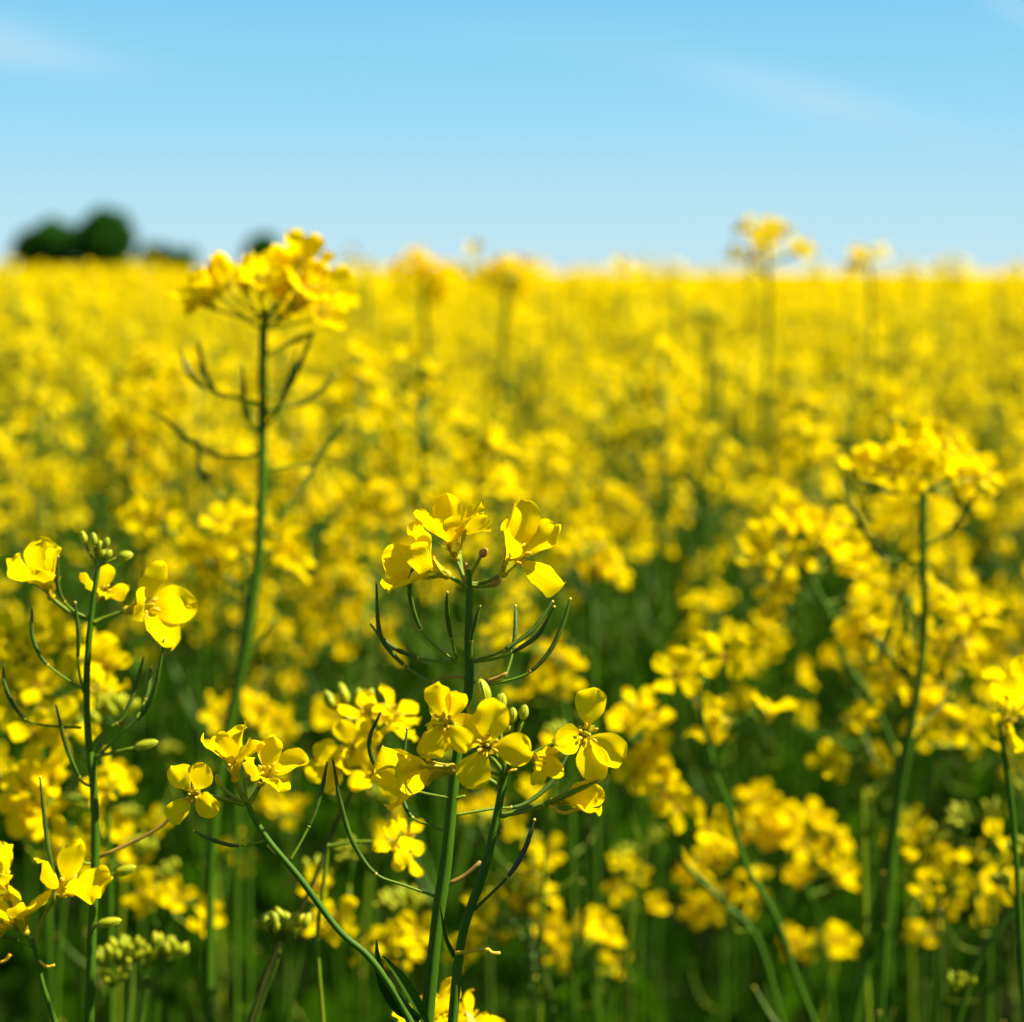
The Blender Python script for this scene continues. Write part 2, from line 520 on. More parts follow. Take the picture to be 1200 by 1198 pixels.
def head_var(seed, nu, nv, nfl, buds=True, flower_scale=1.0):
    """a whole raceme head: slots 0 petal, 1 bud, 2 pedicel"""
    r = np.random.default_rng(seed)
    fl, bd, pods = raceme_layout(r, nfl)
    mb = MB()
    for b0, b1, ax, sc in fl:
        f = flower_lo(int(r.integers(1e6)), nu, nv, r.uniform(48, 92))
        mb.merge(f.xf(frame(ax, roll=r.uniform(0, 6.28)), b1, sc * flower_scale), [0, 1, 1])
        if nu > 2:
            mb.add(*tube([b0, b1], 0.0006, 3), 2)
    if buds:
        for c, d, L in bd:
            mb.add(*ellipsoid(c, d, L, L * 0.27, 4, 4), 1)
    return mb
HEAD_MATS = [M_PETAL, M_BUD, M_PEDI]
HEADS = [head_var(500 + i, 4, 6, int(rng.integers(5, 11))) for i in range(12)]
HEADS_ME = [h.mesh('flower_head', HEAD_MATS) for h in HEADS]
HEADS_LO = [head_var(700 + i, 3, 4, 8, buds=False, flower_scale=1.05) for i in range(6)]
HEADS_XLO = [head_var(800 + i, 2, 3, 9, buds=False, flower_scale=1.7) for i in range(5)]
def bud_cluster(seed):
    r = np.random.default_rng(seed)
    mb = MB()
    for c, d, L in raceme_layout(r, 6)[1]:
        mb.add(*ellipsoid(c, d, L, L * 0.27, 6, 6), 0)
        mb.add(*tube([[0, 0, 0], c], 0.0004, 3), 1)
    return mb.mesh('bud_cluster', [M_BUD, M_PEDI])
BUDC_ME = [bud_cluster(900 + i) for i in range(5)]
def pod_var(seed):
    r = np.random.default_rng(seed)
    p = pod_pts(0.0, 0.0, r.uniform(0.014, 0.02), r.uniform(0.022, 0.040), r)
    return pod_mb(p, 0.0011, 5, 8, 0.36).mesh('seed_pod', POD_MATS)
PODV_ME = [pod_var(950 + i) for i in range(8)]

# ---------------------------------------------------------------- the setting: ground, field, trees
def hill(x, y):
    """the field climbs very slightly to the left far away"""
    x, y = np.asarray(x, float), np.asarray(y, float)
    s = np.clip((y - 30) / 300, 0, 1)
    side = 0.5 - 0.5 * np.tanh((x / np.maximum(y, 1.0) + 0.11) * 16)
    return s * s * (3 - 2 * s) * (1.15 * side)
def build_ground():
    ys = np.concatenate([np.linspace(-60, 8, 18), np.geomspace(9, 5000, 60)])
    us = np.linspace(-1, 1, 61)
    X = us[None, :] * (40 + np.abs(ys)[:, None] * 1.3)
    Y = np.repeat(ys[:, None], len(us), 1)
    v = np.stack([X, Y, hill(X, Y) + np.random.default_rng(3).normal(0, 0.01, X.shape) * (np.abs(Y) < 30)], -1).reshape(-1, 3)
    mb = MB()
    mb.add(v, grid_quads(len(us), len(ys)), 0)
    m, t = new_mat('soil')
    out = N(t, 'ShaderNodeOutputMaterial')
    pb = N(t, 'ShaderNodeBsdfPrincipled')
    pb.inputs['Roughness'].default_value = 1.0
    pb.inputs['Specular IOR Level'].default_value = 0.0
    tcd = N(t, 'ShaderNodeTexCoord')
    no = N(t, 'ShaderNodeTexNoise')
    no.inputs['Scale'].default_value = 4.0
    no.inputs['Detail'].default_value = 8
    t.links.new(tcd.outputs['Object'], no.inputs['Vector'])
    rp = N(t, 'ShaderNodeValToRGB')
    rp.color_ramp.elements[0].position = 0.35
    rp.color_ramp.elements[0].color = (0.030, 0.024, 0.012, 1)
    rp.color_ramp.elements[1].position = 0.62
    rp.color_ramp.elements[1].color = (0.020, 0.050, 0.004, 1)
    t.links.new(no.outputs[0], rp.inputs[0])
    t.links.new(rp.outputs[0], pb.inputs['Base Color'])
    bp = N(t, 'ShaderNodeBump')
    bp.inputs['Strength'].default_value = 0.8
    bp.inputs['Distance'].default_value = 0.03
    t.links.new(no.outputs[0], bp.inputs['Height'])
    t.links.new(bp.outputs[0], pb.inputs['Normal'])
    t.links.new(pb.outputs[0], out.inputs[0])
    g = build(mb, 'ground', [m])
    g['kind'] = 'structure'
build_ground()

def instance(mb, tmpl, pos, yaw, scale, tilt, matmap=None):
    """many copies of template arrays into one mesh"""
    v, q, m, uv = tmpl.arr()
    n = len(pos)
    if n == 0:
        return
    cz, sz = np.cos(yaw), np.sin(yaw)
    ct, st = np.cos(tilt), np.sin(tilt)
    # R = Rz(yaw) @ Rx(tilt)
    R = np.zeros((n, 3, 3))
    R[:, 0, 0] = cz; R[:, 0, 1] = -sz * ct; R[:, 0, 2] = sz * st
    R[:, 1, 0] = sz; R[:, 1, 1] = cz * ct;  R[:, 1, 2] = -cz * st
    R[:, 2, 1] = st; R[:, 2, 2] = ct
    V = np.einsum('nij,vj->nvi', R, v) * scale[:, None, None] + pos[:, None, :]
    Q = (q[None] + (np.arange(n) * len(v))[:, None, None]).reshape(-1, 4)
    mm = m if matmap is None else np.asarray(matmap)[m]
    mb.add(V.reshape(-1, 3), Q, np.tile(mm, n), np.tile(uv, (n, 1)))

R2 = np.random.default_rng(21)
def scatter(y0, y1, halfw, dens):
    """jittered points between depths y0..y1 in a wedge |x| < halfw(y)"""
    sp = 1 / math.sqrt(dens)
    pts = []
    y = y0
    while y < y1:
        w = halfw(y)
        n = int(2 * w / sp) + 1
        xs = -w + (np.arange(n) + 0.5) * (2 * w / n)
        pts.append(np.stack([xs + R2.uniform(-0.5, 0.5, n) * sp, y + R2.uniform(-0.5, 0.5, n) * sp], 1))
        y += sp
    return np.concatenate(pts)
def top_z(n):
    """height of a plant's tip"""
    return H - R2.gamma(3.0, 0.034, n) - 0.028 + np.where(R2.random(n) < 0.07, R2.uniform(0.03, 0.09, n), 0.0)

# plants that get their own objects: the nearest ones in the frame
DENS = 32.0
near = scatter(1.45, 7.0, lambda y: 0.275 * y + 0.15, DENS)
nz_top = top_z(len(near))
proud = (R2.random(len(near)) < 0.16) & (near[:, 1] > 2.5)       # plants standing proud of the crop, up to eye height
nz_top = np.where(proud, H + R2.normal(0.004, 0.013, len(near)), nz_top)
inside = np.abs(near[:, 0]) < 0.2425 * near[:, 1] + 0.03
order = np.argsort(near[:, 1] + np.where(inside, 0, 1e3))
N_FIELD = 264
own = order[:N_FIELD]
own = own[inside[own]]
rest_near = np.setdiff1d(np.arange(len(near)), own)
Y_OWN = near[own, 1].max()

def stuff_field():
    mb = MB()
    # 1. rest of the near band (outside the frame and behind the last plant with its own object), and plants beside the view
    side = scatter(-1.2, 7.0, lambda y: 3.4, DENS)
    side = side[(np.abs(side[:, 0]) > np.where(side[:, 1] > 1.0, 0.275 * side[:, 1] + 0.2, 0.42 + 0.1 * np.abs(side[:, 1])))]
    side = side[~((side[:, 1] < 0.5) & (np.abs(side[:, 0]) < 0.9))]
    bands = [(np.concatenate([near[rest_near], side]), HEADS_LO, 4, True),
             (scatter(7.0, 14.0, lambda y: 0.30 * y + 1.5, DENS), HEADS_LO, 4, True),
             (scatter(14.0, 34.0, lambda y: 0.29 * y + 2.0, 30.0), HEADS_XLO, 3, False),
             (scatter(34.0, 75.0, lambda y: 0.28 * y + 3.0, 9.0), HEADS_XLO, 2, False)]
    for bi, (pts, tmpl, nh, stems) in enumerate(bands):
        n = len(pts)
        zt = top_z(n)
        if bi == 1:
            zt = np.where(R2.random(n) < 0.12, H + R2.normal(0.0, 0.02, n), zt)
        if bi == 1:
            zt += np.where(R2.random(n) < 0.02, R2.uniform(0.03, 0.09, n), 0)
        pos, root = [], []
        for h in range(nh):
            a = R2.uniform(0, 6.28, n)
            rad = 0.0 if h == 0 else R2.uniform(0.05, 0.13, n)
            dz = 0.0 if h == 0 else R2.uniform(0.02, 0.22, n)
            p = np.stack([pts[:, 0] + np.cos(a) * rad, pts[:, 1] + np.sin(a) * rad, zt - dz + hill(pts[:, 0], pts[:, 1])], 1)
            pos.append(p)
            root.append(np.stack([pts[:, 0], pts[:, 1], np.maximum(0.05, p[:, 2] - (1.2 if h == 0 else 0.30)) + 0 * p[:, 2]], 1))
        pos = np.concatenate(pos)
        root = np.concatenate(root)
        k = R2.integers(0, len(tmpl), len(pos))
        big = 1.0 if bi < 2 else (1.25 if bi == 2 else 2.2)
        for i, tp in enumerate(tmpl):
            s = k == i
            instance(mb, tp, pos[s], R2.uniform(0, 6.28, s.sum()), R2.uniform(0.85, 1.2, s.sum()) * big, R2.normal(0, 0.2, s.sum()))
        if stems:
            # straight three-sided stalks, all at once
            a = np.linspace(0, 2 * np.pi, 3, endpoint=False)
            ring = np.stack([np.cos(a), np.sin(a), 0 * a], 1)
            ns = len(pos)
            bot = root[:, None, :] + ring[None] * 0.0032
            top = pos[:, None, :] + ring[None] * 0.0012
            V = np.concatenate([bot, top], 1).reshape(-1, 3)
            q = np.array([[0, 1, 4, 3], [1, 2, 5, 4], [2, 0, 3, 5]])
            Q = (q[None] + (np.arange(ns) * 6)[:, None, None]).reshape(-1, 4)
            mb.add(V, Q, 2)
    # 2. the closed far canopy: a bumpy sheet at the height of the flower tops
    ys = np.geomspace(30, 420, 150)
    us = np.linspace(-1, 1, 121)
    X = us[None] * (ys[:, None] * 0.34 + 4)
    Y = np.repeat(ys[:, None], len(us), 1) + R2.normal(0, 0.1, X.shape)
    Z = H - 0.19 + R2.normal(0, 0.06, X.shape) + hill(X, Y)
    Z[0] -= 0.5
    Z[-1] -= 1.4
    mb.add(np.stack([X, Y, Z], -1).reshape(-1, 3), grid_quads(len(us), len(ys)), 3)
    o = build(mb, 'rapeseed_field', [M_PETAL, M_BUD, M_STEM, M_FAR])
    o['kind'] = 'stuff'
    o['label'] = 'blurred yellow mass of rapeseed in bloom running back to the horizon'
    o['category'] = 'crop field'
stuff_field()

def undergrowth():
    mb = MB()
    pts = scatter(1.15, 9.0, lambda y: 0.30 * y + 0.3, 330.0)
    n = len(pts)
    nseg = 5
    s = np.linspace(0, 1, nseg)
    hgt = R2.uniform(0.18, 0.62, n)
    yaw = R2.uniform(0, 6.28, n)
    lean = R2.uniform(0.02, 0.28, n)
    w = R2.uniform(0.003, 0.010, n)
    cx = lean[:, None] * s[None] ** 2
    cz = hgt[:, None] * (s[None] - 0.25 * lean[:, None] * s[None] ** 2)
    ww = w[:, None] * (1 - s[None] ** 2.2 * 0.95) * 0.5
    dx, dy = np.cos(yaw)[:, None], np.sin(yaw)[:, None]
    face = R2.uniform(0, 6.28, n)[:, None]
    L = np.stack([pts[:, 0:1] + dx * cx - np.cos(face) * ww, pts[:, 1:2] + dy * cx - np.sin(face) * ww, cz], -1)
    Rr = np.stack([pts[:, 0:1] + dx * cx + np.cos(face) * ww, pts[:, 1:2] + dy * cx + np.sin(face) * ww, cz], -1)
    V = np.stack([L, Rr], 2).reshape(-1, 3)
    q = np.array([[2 * i, 2 * i + 1, 2 * i + 3, 2 * i + 2] for i in range(nseg - 1)])
    Q = (q[None] + (np.arange(n) * nseg * 2)[:, None, None]).reshape(-1, 4)
    mb.add(V, Q, 0)
    lt = [leaf_mb(U(0.10, 0.2), U(0.02, 0.05), 60 + i, 6, 3) for i in range(5)]
    lp = scatter(1.3, 8.0, lambda y: 0.30 * y + 0.3, 120.0)
    k = R2.integers(0, 5, len(lp))
    P3 = np.stack([lp[:, 0], lp[:, 1], R2.uniform(0.02, 0.50, len(lp))], 1)
    for i in range(5):
        sel = k == i
        instance(mb, lt[i], P3[sel], R2.uniform(0, 6.28, sel.sum()), R2.uniform(0.6, 1.3, sel.sum()), R2.normal(0, 0.3, sel.sum()), [1])
    o = build(mb, 'undergrowth', [M_GRASS, M_LEAF])
    o['kind'] = 'stuff'
    o['label'] = 'dark green leaves and blades filling the space under the flowers'
    o['category'] = 'undergrowth'
undergrowth()

def tree(x_px, top_px, D, w_px, label, seed, low=0.02, group=None):
    r = np.random.default_rng(seed)
    X = (x_px - 600) / F * D
    base = float(hill(X, D))
    top = H + (320 - top_px) / F * D
    hgt = top - base
    W = w_px / F * D
    root = thing('tree', label, 'tree', (X, D, base), group)
    tk = MB()
    tk.add(*tube(spline([[X, D, base], [X + 0.1, D, base + hgt * 0.35], [X - 0.1, D, base + hgt * 0.8]], 10), np.linspace(0.045, 0.012, 10) * hgt * 0.9, 8), 0)
    lobes = []
    zc0, hz = base + hgt * 0.36, hgt * 0.64
    LR = 0.22 * min(W, hgt)
    for i in range(34):
        zf = r.uniform(0.12, 1.0)
        rr = math.sqrt(max(0.05, 1 - 0.72 * max(0.0, (zf - 0.6) / 0.4) ** 2)) * math.sqrt(r.uniform(0.15, 1))
        aa = r.uniform(0, 6.283)
        c = np.array([X + math.cos(aa) * rr * max(0.1, W / 2 - LR), D + math.sin(aa) * rr * max(0.1, W / 2 - LR), base + zf * max(0.2, hgt - LR * 1.05)])
        c[2] = max(c[2], base + LR * 0.45)
        lobes.append((c, LR * r.uniform(0.55, 1.25)))
        if i % 2 == 0:
            b = np.array([X, D, base + hgt * (0.25 + 0.3 * r.random())])
            tk.add(*tube(spline([b, (b + c) / 2 + [0, 0, 0.05 * hgt], c], 6), np.linspace(0.016, 0.004, 6) * hgt, 5), 0)
    build(tk, 'trunk', [M_BARK], root)
    cr_ = MB()
    for c, R in lobes:
        n = 240
        d = r.normal(0, 1, (n, 3))
        d /= np.linalg.norm(d, axis=1)[:, None]
        p = c + d * R * r.uniform(0.35, 1.0, n)[:, None] * [1, 1, 0.85]
        a = r.normal(0, 1, (n, 3)); a /= np.linalg.norm(a, axis=1)[:, None]
        b = np.cross(a, r.normal(0, 1, (n, 3))); b /= np.linalg.norm(b, axis=1)[:, None]
        sz = r.uniform(0.03, 0.075, n)[:, None] * min(W, hgt)
        V = np.stack([p - a * sz - b * sz * 0.6, p + a * sz - b * sz * 0.7, p + a * sz * 0.9 + b * sz * 0.6, p - a * sz + b * sz * 0.7], 1)
        cr_.add(V.reshape(-1, 3), np.arange(n * 4).reshape(-1, 4), 0)
    build(cr_, 'crown', [M_TREE], root)
tree(128, 239, 330, 84, 'tallest dark round tree on the horizon, beside a lower tree to its left', 1)
tree(60, 252, 336, 86, 'lower broad dark tree at the far left edge of the clump on the horizon', 2)
tree(196, 284, 340, 92, 'low dark bushy tree on the horizon just right of the big tree clump', 3)
tree(309, 272, 335, 54, 'dark distant tree peeping out behind the tall flower head on the left', 4)
tree(413, 288, 420, 9, 'very thin faint far tree alone on the horizon right of the tall flower head', 5)

# ---------------------------------------------------------------- plants built one by one
def root_of(stem_px, D):
    """world path of a stem from its pixel polyline (tip first), carried on down to the soil"""
    pts = []
    for p in stem_px:
        d = D + (p[2] if len(p) > 2 else 0.0)
        pts.append(at(p[0], p[1], d))
    last, prev = pts[-1], pts[-2]
    d = unit(last - prev)
    step = float(np.linalg.norm(last - prev))
    p = last.copy()
    while p[2] > 0.02 and len(pts) < 80:          # ease to the vertical and run down into the soil
        d = unit(d * 0.86 + np.array([0, 0.01, -1.0]) * 0.14)
        p = p + d * step
        pts.append(p.copy())
        step = min(step * 1.25, 0.12)
    pts[-1][2] = -0.01
    return pts
def stem_mb(path, r_tip, r_base, n=60, k=15, r=None):
    mb = MB()
    p = spline(path, max(n, 5 * len(path)))
    cl = np.concatenate([[0], np.cumsum(np.linalg.norm(np.diff(p, axis=0), axis=1))])
    # thickens fast over the first few cm, then slowly
    rad = r_tip + (r_base - r_tip) * np.clip(cl / 0.16, 0, 1) ** 0.55
    rad = rad * (1 + 0.035 * np.sin(cl * 90) + 0.03 * np.sin(cl * 211 + 1))
    mb.add(*tube(p, rad, k, True, 0.07), 0)
    return mb, p, cl
def nearest(p, q):
    return p[np.argmin(np.linalg.norm(p - q, axis=1))]

def hero_flower(pl, D, bx, by, axis, angs, opens, scale=1.0, attach=None, seed=0, dz=0.0, wild=1.0, stam=True, sep=36):
    """one flower with every petal its own part; axis = (right, up, towards the camera)"""
    r = np.random.default_rng(seed + 4000)
    ax = unit(RIGHT * axis[0] + UPC * axis[1] - FWD * axis[2])
    base = at(bx, by, D + dz)
    if np.isscalar(angs):
        angs = [angs + 90 * k + r.uniform(-9, 9) for k in range(4)]
    if np.isscalar(opens):
        opens = [opens + r.uniform(-12, 12) for k in range(4)]
    scale *= 0.95
    core = MB()
    sepals(core, r, 0, sep)
    core.add(*ellipsoid([0, 0, 0.0002], [0, 0, 1], 0.0026, 0.0013, 8, 6), 0)
    core.add(*tube(spline([[0, 0, 0.0008], [0.0003, 0, 0.0045], [0, 0, 0.0085]], 6), [0.0007, 0.0008, 0.0008, 0.0007, 0.0005, 0.0006], 6), 0)
    R0 = frame(ax, UPC)
    core = core.xf(R0, base, scale)
    if attach is not None:
        a = np.asarray(attach, float)
        L = np.linalg.norm(base - a)
        p = spline([a, a * 0.55 + (base - ax * L * 0.35) * 0.45, base - ax * 0.0004], 12)
        core.add(*tube(p, np.linspace(0.00075, 0.00062, 12), 6), 1)
    fo = build(core, 'flower', [M_SEPAL, M_PEDI], pl)
    for an, op in zip(angs, opens):
        v, q, uv = petal(r, op, wild=wild)
        Rp = frame(ax, UPC, math.radians(an))
        mb = MB()
        mb.add(v, q, 0, uv)
        mb = mb.xf(Rp, base, scale)
        me = mb.mesh('petal', [M_PETAL], np.array(pl.location))
        link('petal', me, fo)
    if stam:
        mb = MB()
        stamens(mb, r, 0, 1)
        link('stamen_ring', mb.xf(R0, base, scale).mesh('stamen_ring', [M_SEPAL, M_STAMEN], np.array(pl.location)), fo)
    return fo
def hero_pod(pl, D, pts, joint=0.45, w=None, mats=None, dzs=(0, 0)):
    n = len(pts)
    dz = np.linspace(dzs[0], dzs[1], n)
    P = [at(x, y, D + dz[i]) for i, (x, y) in enumerate(pts)]
    build(pod_mb(P, 1.25 * (w or 4.8) / 2 / F * D, 8, 18, joint), 'seed_pod', mats or POD_MATS, pl)
def hero_bud(pl, D, x, y, w, h, ang, attach, mat=None, dz=0.0, yellow=False):
    """ang = degrees clockwise from up"""
    a = math.radians(ang)
    ax = RIGHT * math.sin(a) + UPC * math.cos(a)
    c = at(x, y, D + dz)
    mb = MB()
    L, Rd = h / F * D, w / 2 / F * D
    mb.add(*ellipsoid(c, ax, L, Rd, 10, 12), 0)
    for k in range(3):            # overlapping sepal edges: shallow ridges on the bud
        b = 2.09 * k
        o = unit(np.cross(ax, [0.3, 1, 0.2]))
        o = o * math.cos(b) + np.cross(ax, o) * math.sin(b)
        s = np.linspace(0.1, 0.9, 7)
        rr = Rd * np.sqrt(1 - (2 * s - 1) ** 2) * (1 - 0.35 * np.maximum(0, s - 0.5)) * 1.0
        mb.add(*tube(c + ax * (s[:, None] - 0.5) * L + o * rr[:, None], Rd * 0.10, 4), 0)
    b0 = c - ax * L * 0.48
    if attach is not None:
        at_ = np.asarray(attach)
        mb.add(*tube(spline([at_, at_ * 0.5 + b0 * 0.5 - ax * 0.001, b0], 8), 0.0006, 6), 1)
    build(mb, 'bud', [mat or M_BUD, M_PEDI], pl)
def hero_strip(pl, D, pts, widths, name='leaf', mat=None, dz=0.0, cup=0.3):
    P = spline([at(x, y, D + dz) for x, y in pts], 14)
    w = np.interp(np.linspace(0, 1, 14), np.linspace(0, 1, len(widths)), widths) / F * D / 2
    tg = np.gradient(P, axis=0)
    tg /= np.linalg.norm(tg, axis=1)[:, None]
    sd = np.cross(tg, FWD)
    sd /= np.linalg.norm(sd, axis=1)[:, None]
    u = np.linspace(-1, 1, 5)
    V = P[:, None] + sd[:, None] * (u[None, :, None] * w[:, None, None]) - FWD * (np.abs(u)[None, :, None] * w[:, None, None] * cup)
    mb = MB()
    mb.add(V.reshape(-1, 3), grid_quads(5, 14), 0)
    build(mb, name, [mat or M_LEAF], pl)
def stub(pl, D, pts, w, name='stalk_stub', mat=None):
    P = spline([at(x, y, D) for x, y in pts], 8)
    mb = MB()
    mb.add(*tube(P, np.linspace(1, 0.8, 8) * w / 2 / F * D, 6), 0)
    build(mb, name, [mat or M_DRY], pl)

NEARG = 'rapeseed plants picked out in the foreground'
def start_plant(label, stem_px, D, w_tip, w_base, mat=None, group=NEARG, n=60):
    path = root_of(stem_px, D)
    pl = thing('rapeseed_plant', label, 'plant', path[-1], group)
    mb, p, cl = stem_mb(path, w_tip / 2 / F * D, w_base / 2 / F * D, n)
    return pl, mb, p
def end_stem(pl, mb, mats=None):
    return build(mb, 'stem', mats or [M_STEM, M_PEDI], pl)

# --- A: the sharp central plant, tallest of the two in focus
D = 0.615
pl, sm, sp = start_plant('sharp central rapeseed plant with three yellow flowers above a ring of upcurved pods', [(548, 668), (550, 690), (549, 750), (549, 807), (535, 890), (523, 1007), (512, 1083), (501, 1190)], D, 6, 17)
end_stem(pl, sm)
T = at(549, 684, D)
hero_flower(pl, D, 534, 654, (-0.16, 0.90, 0.45), [-20, 75, 165, 250], [40, 36, 44, 44], 1.22, T, 1, 0.004)
hero_flower(pl, D, 524, 674, (-0.76, 0.35, 0.45), [0, 85, 180, 262], [38, 34, 44, 40], 1.25, at(549, 690, D), 2, -0.004)
hero_flower(pl, D, 589, 672, (0.45, 0.74, 0.48), [8, 90, 140, 265], [28, 34, 84, 34], 1.34, T, 3, 0.0)
hero_flower(pl, D, 538, 640, (0.15, 0.9, -0.4), 40, 50, 0.85, T, 4, 0.016)
for x, y, w, h, a in [(567, 648, 10, 13, 40), (581, 683, 9, 15, 60)]:
    hero_bud(pl, D, x, y, w, h, a, T, M_DRY)
stub(pl, D, [(549, 690), (546, 672), (546, 660)], 5)
for pts, dz in [([(535, 777), (505, 774), (480, 768), (455, 755), (435, 733)], (0, .006)),
                ([(532, 774), (510, 757), (493, 737), (483, 710), (480, 685), (485, 661)], (0, -.012)),
                ([(517, 807), (495, 795), (473, 779), (455, 760), (444, 737), (441, 684)], (.004, -.005)),
                ([(535, 772), (531, 757), (527, 740), (524, 718), (524, 695)], (0, -.02)),
                ([(556, 774), (578, 768), (600, 756), (625, 737), (647, 706)], (0, .008)),
                ([(556, 776), (585, 771), (610, 759), (632, 742), (649, 712)], (0, -.008)),
                ([(573, 802), (598, 797), (622, 787), (645, 762), (660, 730), (668, 703)], (.0, .002)),
                ([(592, 794), (600, 768), (604, 740), (604, 711)], (.01, .02)),
                ([(552, 772), (553, 745), (562, 711)], (-.003, -.008)),
                ([(545, 933), (527, 935), (487, 927), (455, 913), (438, 893), (433, 866), (445, 837)], (0, -.006)),
                ([(528, 976), (505, 968), (483, 958), (472, 935), (472, 900), (477, 855)], (0, .012)),
                ([(514, 1052), (475, 1038), (440, 1024), (415, 990), (400, 945), (390, 890)], (0, -.004)),
                ([(534, 955), (577, 948), (613, 943), (645, 918), (667, 882)], (.004, .02))]:
    hero_pod(pl, D, pts, 0.40, dzs=dz)
stub(pl, D, [(526, 1036), (545, 1026), (563, 1010)], 6)
stub(pl, D, [(549, 795), (532, 793), (514, 795)], 4)
stub(pl, D, [(556, 800), (575, 797), (594, 789)], 5)
hero_strip(pl, D - 0.004, [(533, 1122), (522, 1098), (516, 1062)], [7, 5, 1], 'leaf')

# --- B: the second sharp stem, in front
D = 0.585
pl, sm, sp = start_plant('sharp front rapeseed stem with wide open yellow flowers and green buds at its tip', [(592, 893), (588, 925), (580, 967), (567, 1020), (547, 1077), (538, 1120), (531, 1192)], D, 7.5, 14)
end_stem(pl, sm)
T = at(592, 897, D)
hero_flower(pl, D, 531, 850, (-0.42, 0.25, 0.85), [-8, 45, 128, 215], [66, 70, 78, 82], 0.92, at(590, 905, D), 11, -0.012)
hero_flower(pl, D, 545, 846, (-0.75, 0.30, 0.5), [-70, 190, 250, 60], [84, 80, 88, 40], 0.86, at(590, 900, D), 12, -0.004)
hero_flower(pl, D, 571, 874, (0.02, 0.12, 0.98), [9, 98, 207, 300], [80, 84, 90, 74], 1.02, T, 13, -0.004)
hero_flower(pl, D, 530, 901, (-0.94, -0.05, 0.32), [0, 88, 178, 265], [26, 26, 30, 22], 1.32, at(588, 925, D), 14, -0.004, sep=12)
hero_flower(pl, D, 624, 884, (0.45, -0.28, 0.85), [20, 110, 200, 290], [30, 36, 34, 30], 0.66, T, 15, -0.004, wild=1.3)
hero_flower(pl, D, 679, 860, (0.30, 0.06, 0.94), [14, 125, 172, 262], [80, 82, 80, 56], 1.0, at(596, 900, D), 16, 0.0)
hero_flower(pl, D, 647, 940, (0.92, 0.22, 0.3), [15, 100, 200, 280], [16, 22, 30, 14], 0.92, at(588, 957, D), 17, 0.0, stam=False, sep=20)
hero_pod(pl, D, [(586, 957), (615, 951), (642, 941), (672, 928), (701, 915)], 0.45, 5.5, [M_PEDI, M_PEDI, M_TIP], (0, -.006))
stub(pl, D - .004, [(645, 945), (660, 953), (678, 948)], 5, 'withered_sepal', M_STAMEN)
for x, y, w, h, a in [(566, 812, 20, 34, -12), (587, 823, 15, 22, 12), (580, 832, 12, 18, -2), (555, 838, 15, 26, -25), (601, 838, 12, 18, 0), (614, 835, 12, 19, 10), (595, 852, 10, 15, 5)]:
    hero_bud(pl, D, x, y, w, h, a, T, dz=-0.001 if y > 834 and x > 590 else 0.004)
hero_pod(pl, D, [(556, 1066), (575, 1048), (593, 1030), (606, 1012), (617, 990), (626, 962)], 0.42, 5.5, [M_POD, leafy('pod_purple', (0.05, 0.035, 0.015), (0.06, 0.08, 0.015), 0, (0, 0, 0), 0.45, 0.35, 90, 0.2), M_TIP])
stub(pl, D, [(587, 908), (577, 906), (570, 903)], 5, 'stalk_stub', M_PEDI)
stub(pl, D, [(589, 905), (600, 903), (606, 902)], 4, 'stalk_stub', M_STAMEN)
stub(pl, D - .002, [(534, 1117), (555, 1114), (570, 1112), (577, 1117), (586, 1117)], 5, 'stalk_stub', M_STAMEN)

# --- D: the leaning branch left of centre
D = 0.605
pl, sm, sp = start_plant('sharp leaning rapeseed stem bending left with three starry yellow flowers at its tip', [(290, 941), (300, 962), (317, 988), (353, 1031), (397, 1090), (430, 1119), (455, 1152), (478, 1192)], D, 6, 10)
end_stem(pl, sm)
T = at(289, 940, D)
hero_flower(pl, D, 232, 931, (-0.25, 0.12, 0.93), [-38, 28, 118, 215], [78, 70, 66, 76], 0.80, at(287, 943, D), 21, -0.004)
hero_flower(pl, D, 276, 914, (-0.10, 0.97, 0.20), [-80, 10, 95, 185], [66, 26, 52, 24], 1.00, T, 22, 0.0)
hero_flower(pl, D, 306, 918, (0.35, 0.62, 0.62), [10, 92, 185, 265], [52, 60, 64, 40], 0.98, at(292, 942, D), 23, 0.0)
hero_bud(pl, D, 256, 915, 8, 17, -20, T, M_BUD)
hero_bud(pl, D, 288, 906, 8, 15, 5, T, M_BUD)
hero_pod(pl, D, [(312, 985), (292, 990), (273, 991), (248, 984), (228, 974)], 0.4, 4.2)
hero_pod(pl, D, [(340, 1008), (354, 984), (367, 957), (377, 925), (383, 895)], 0.4, 4.6, dzs=(0, .006))
stub(pl, D, [(314, 990), (322, 998), (328, 1004)], 5, 'stalk_stub', M_TIP)
hero_strip(pl, D, [(441, 1101), (443, 1125), (452, 1155), (470, 1180), (492, 1196)], [1, 8, 16, 20, 10], 'leaf', M_LEAF)
hero_strip(pl, D + .004, [(448, 1120), (470, 1145), (490, 1178), (500, 1200)], [2, 12, 14, 8], 'leaf', M_STEM)

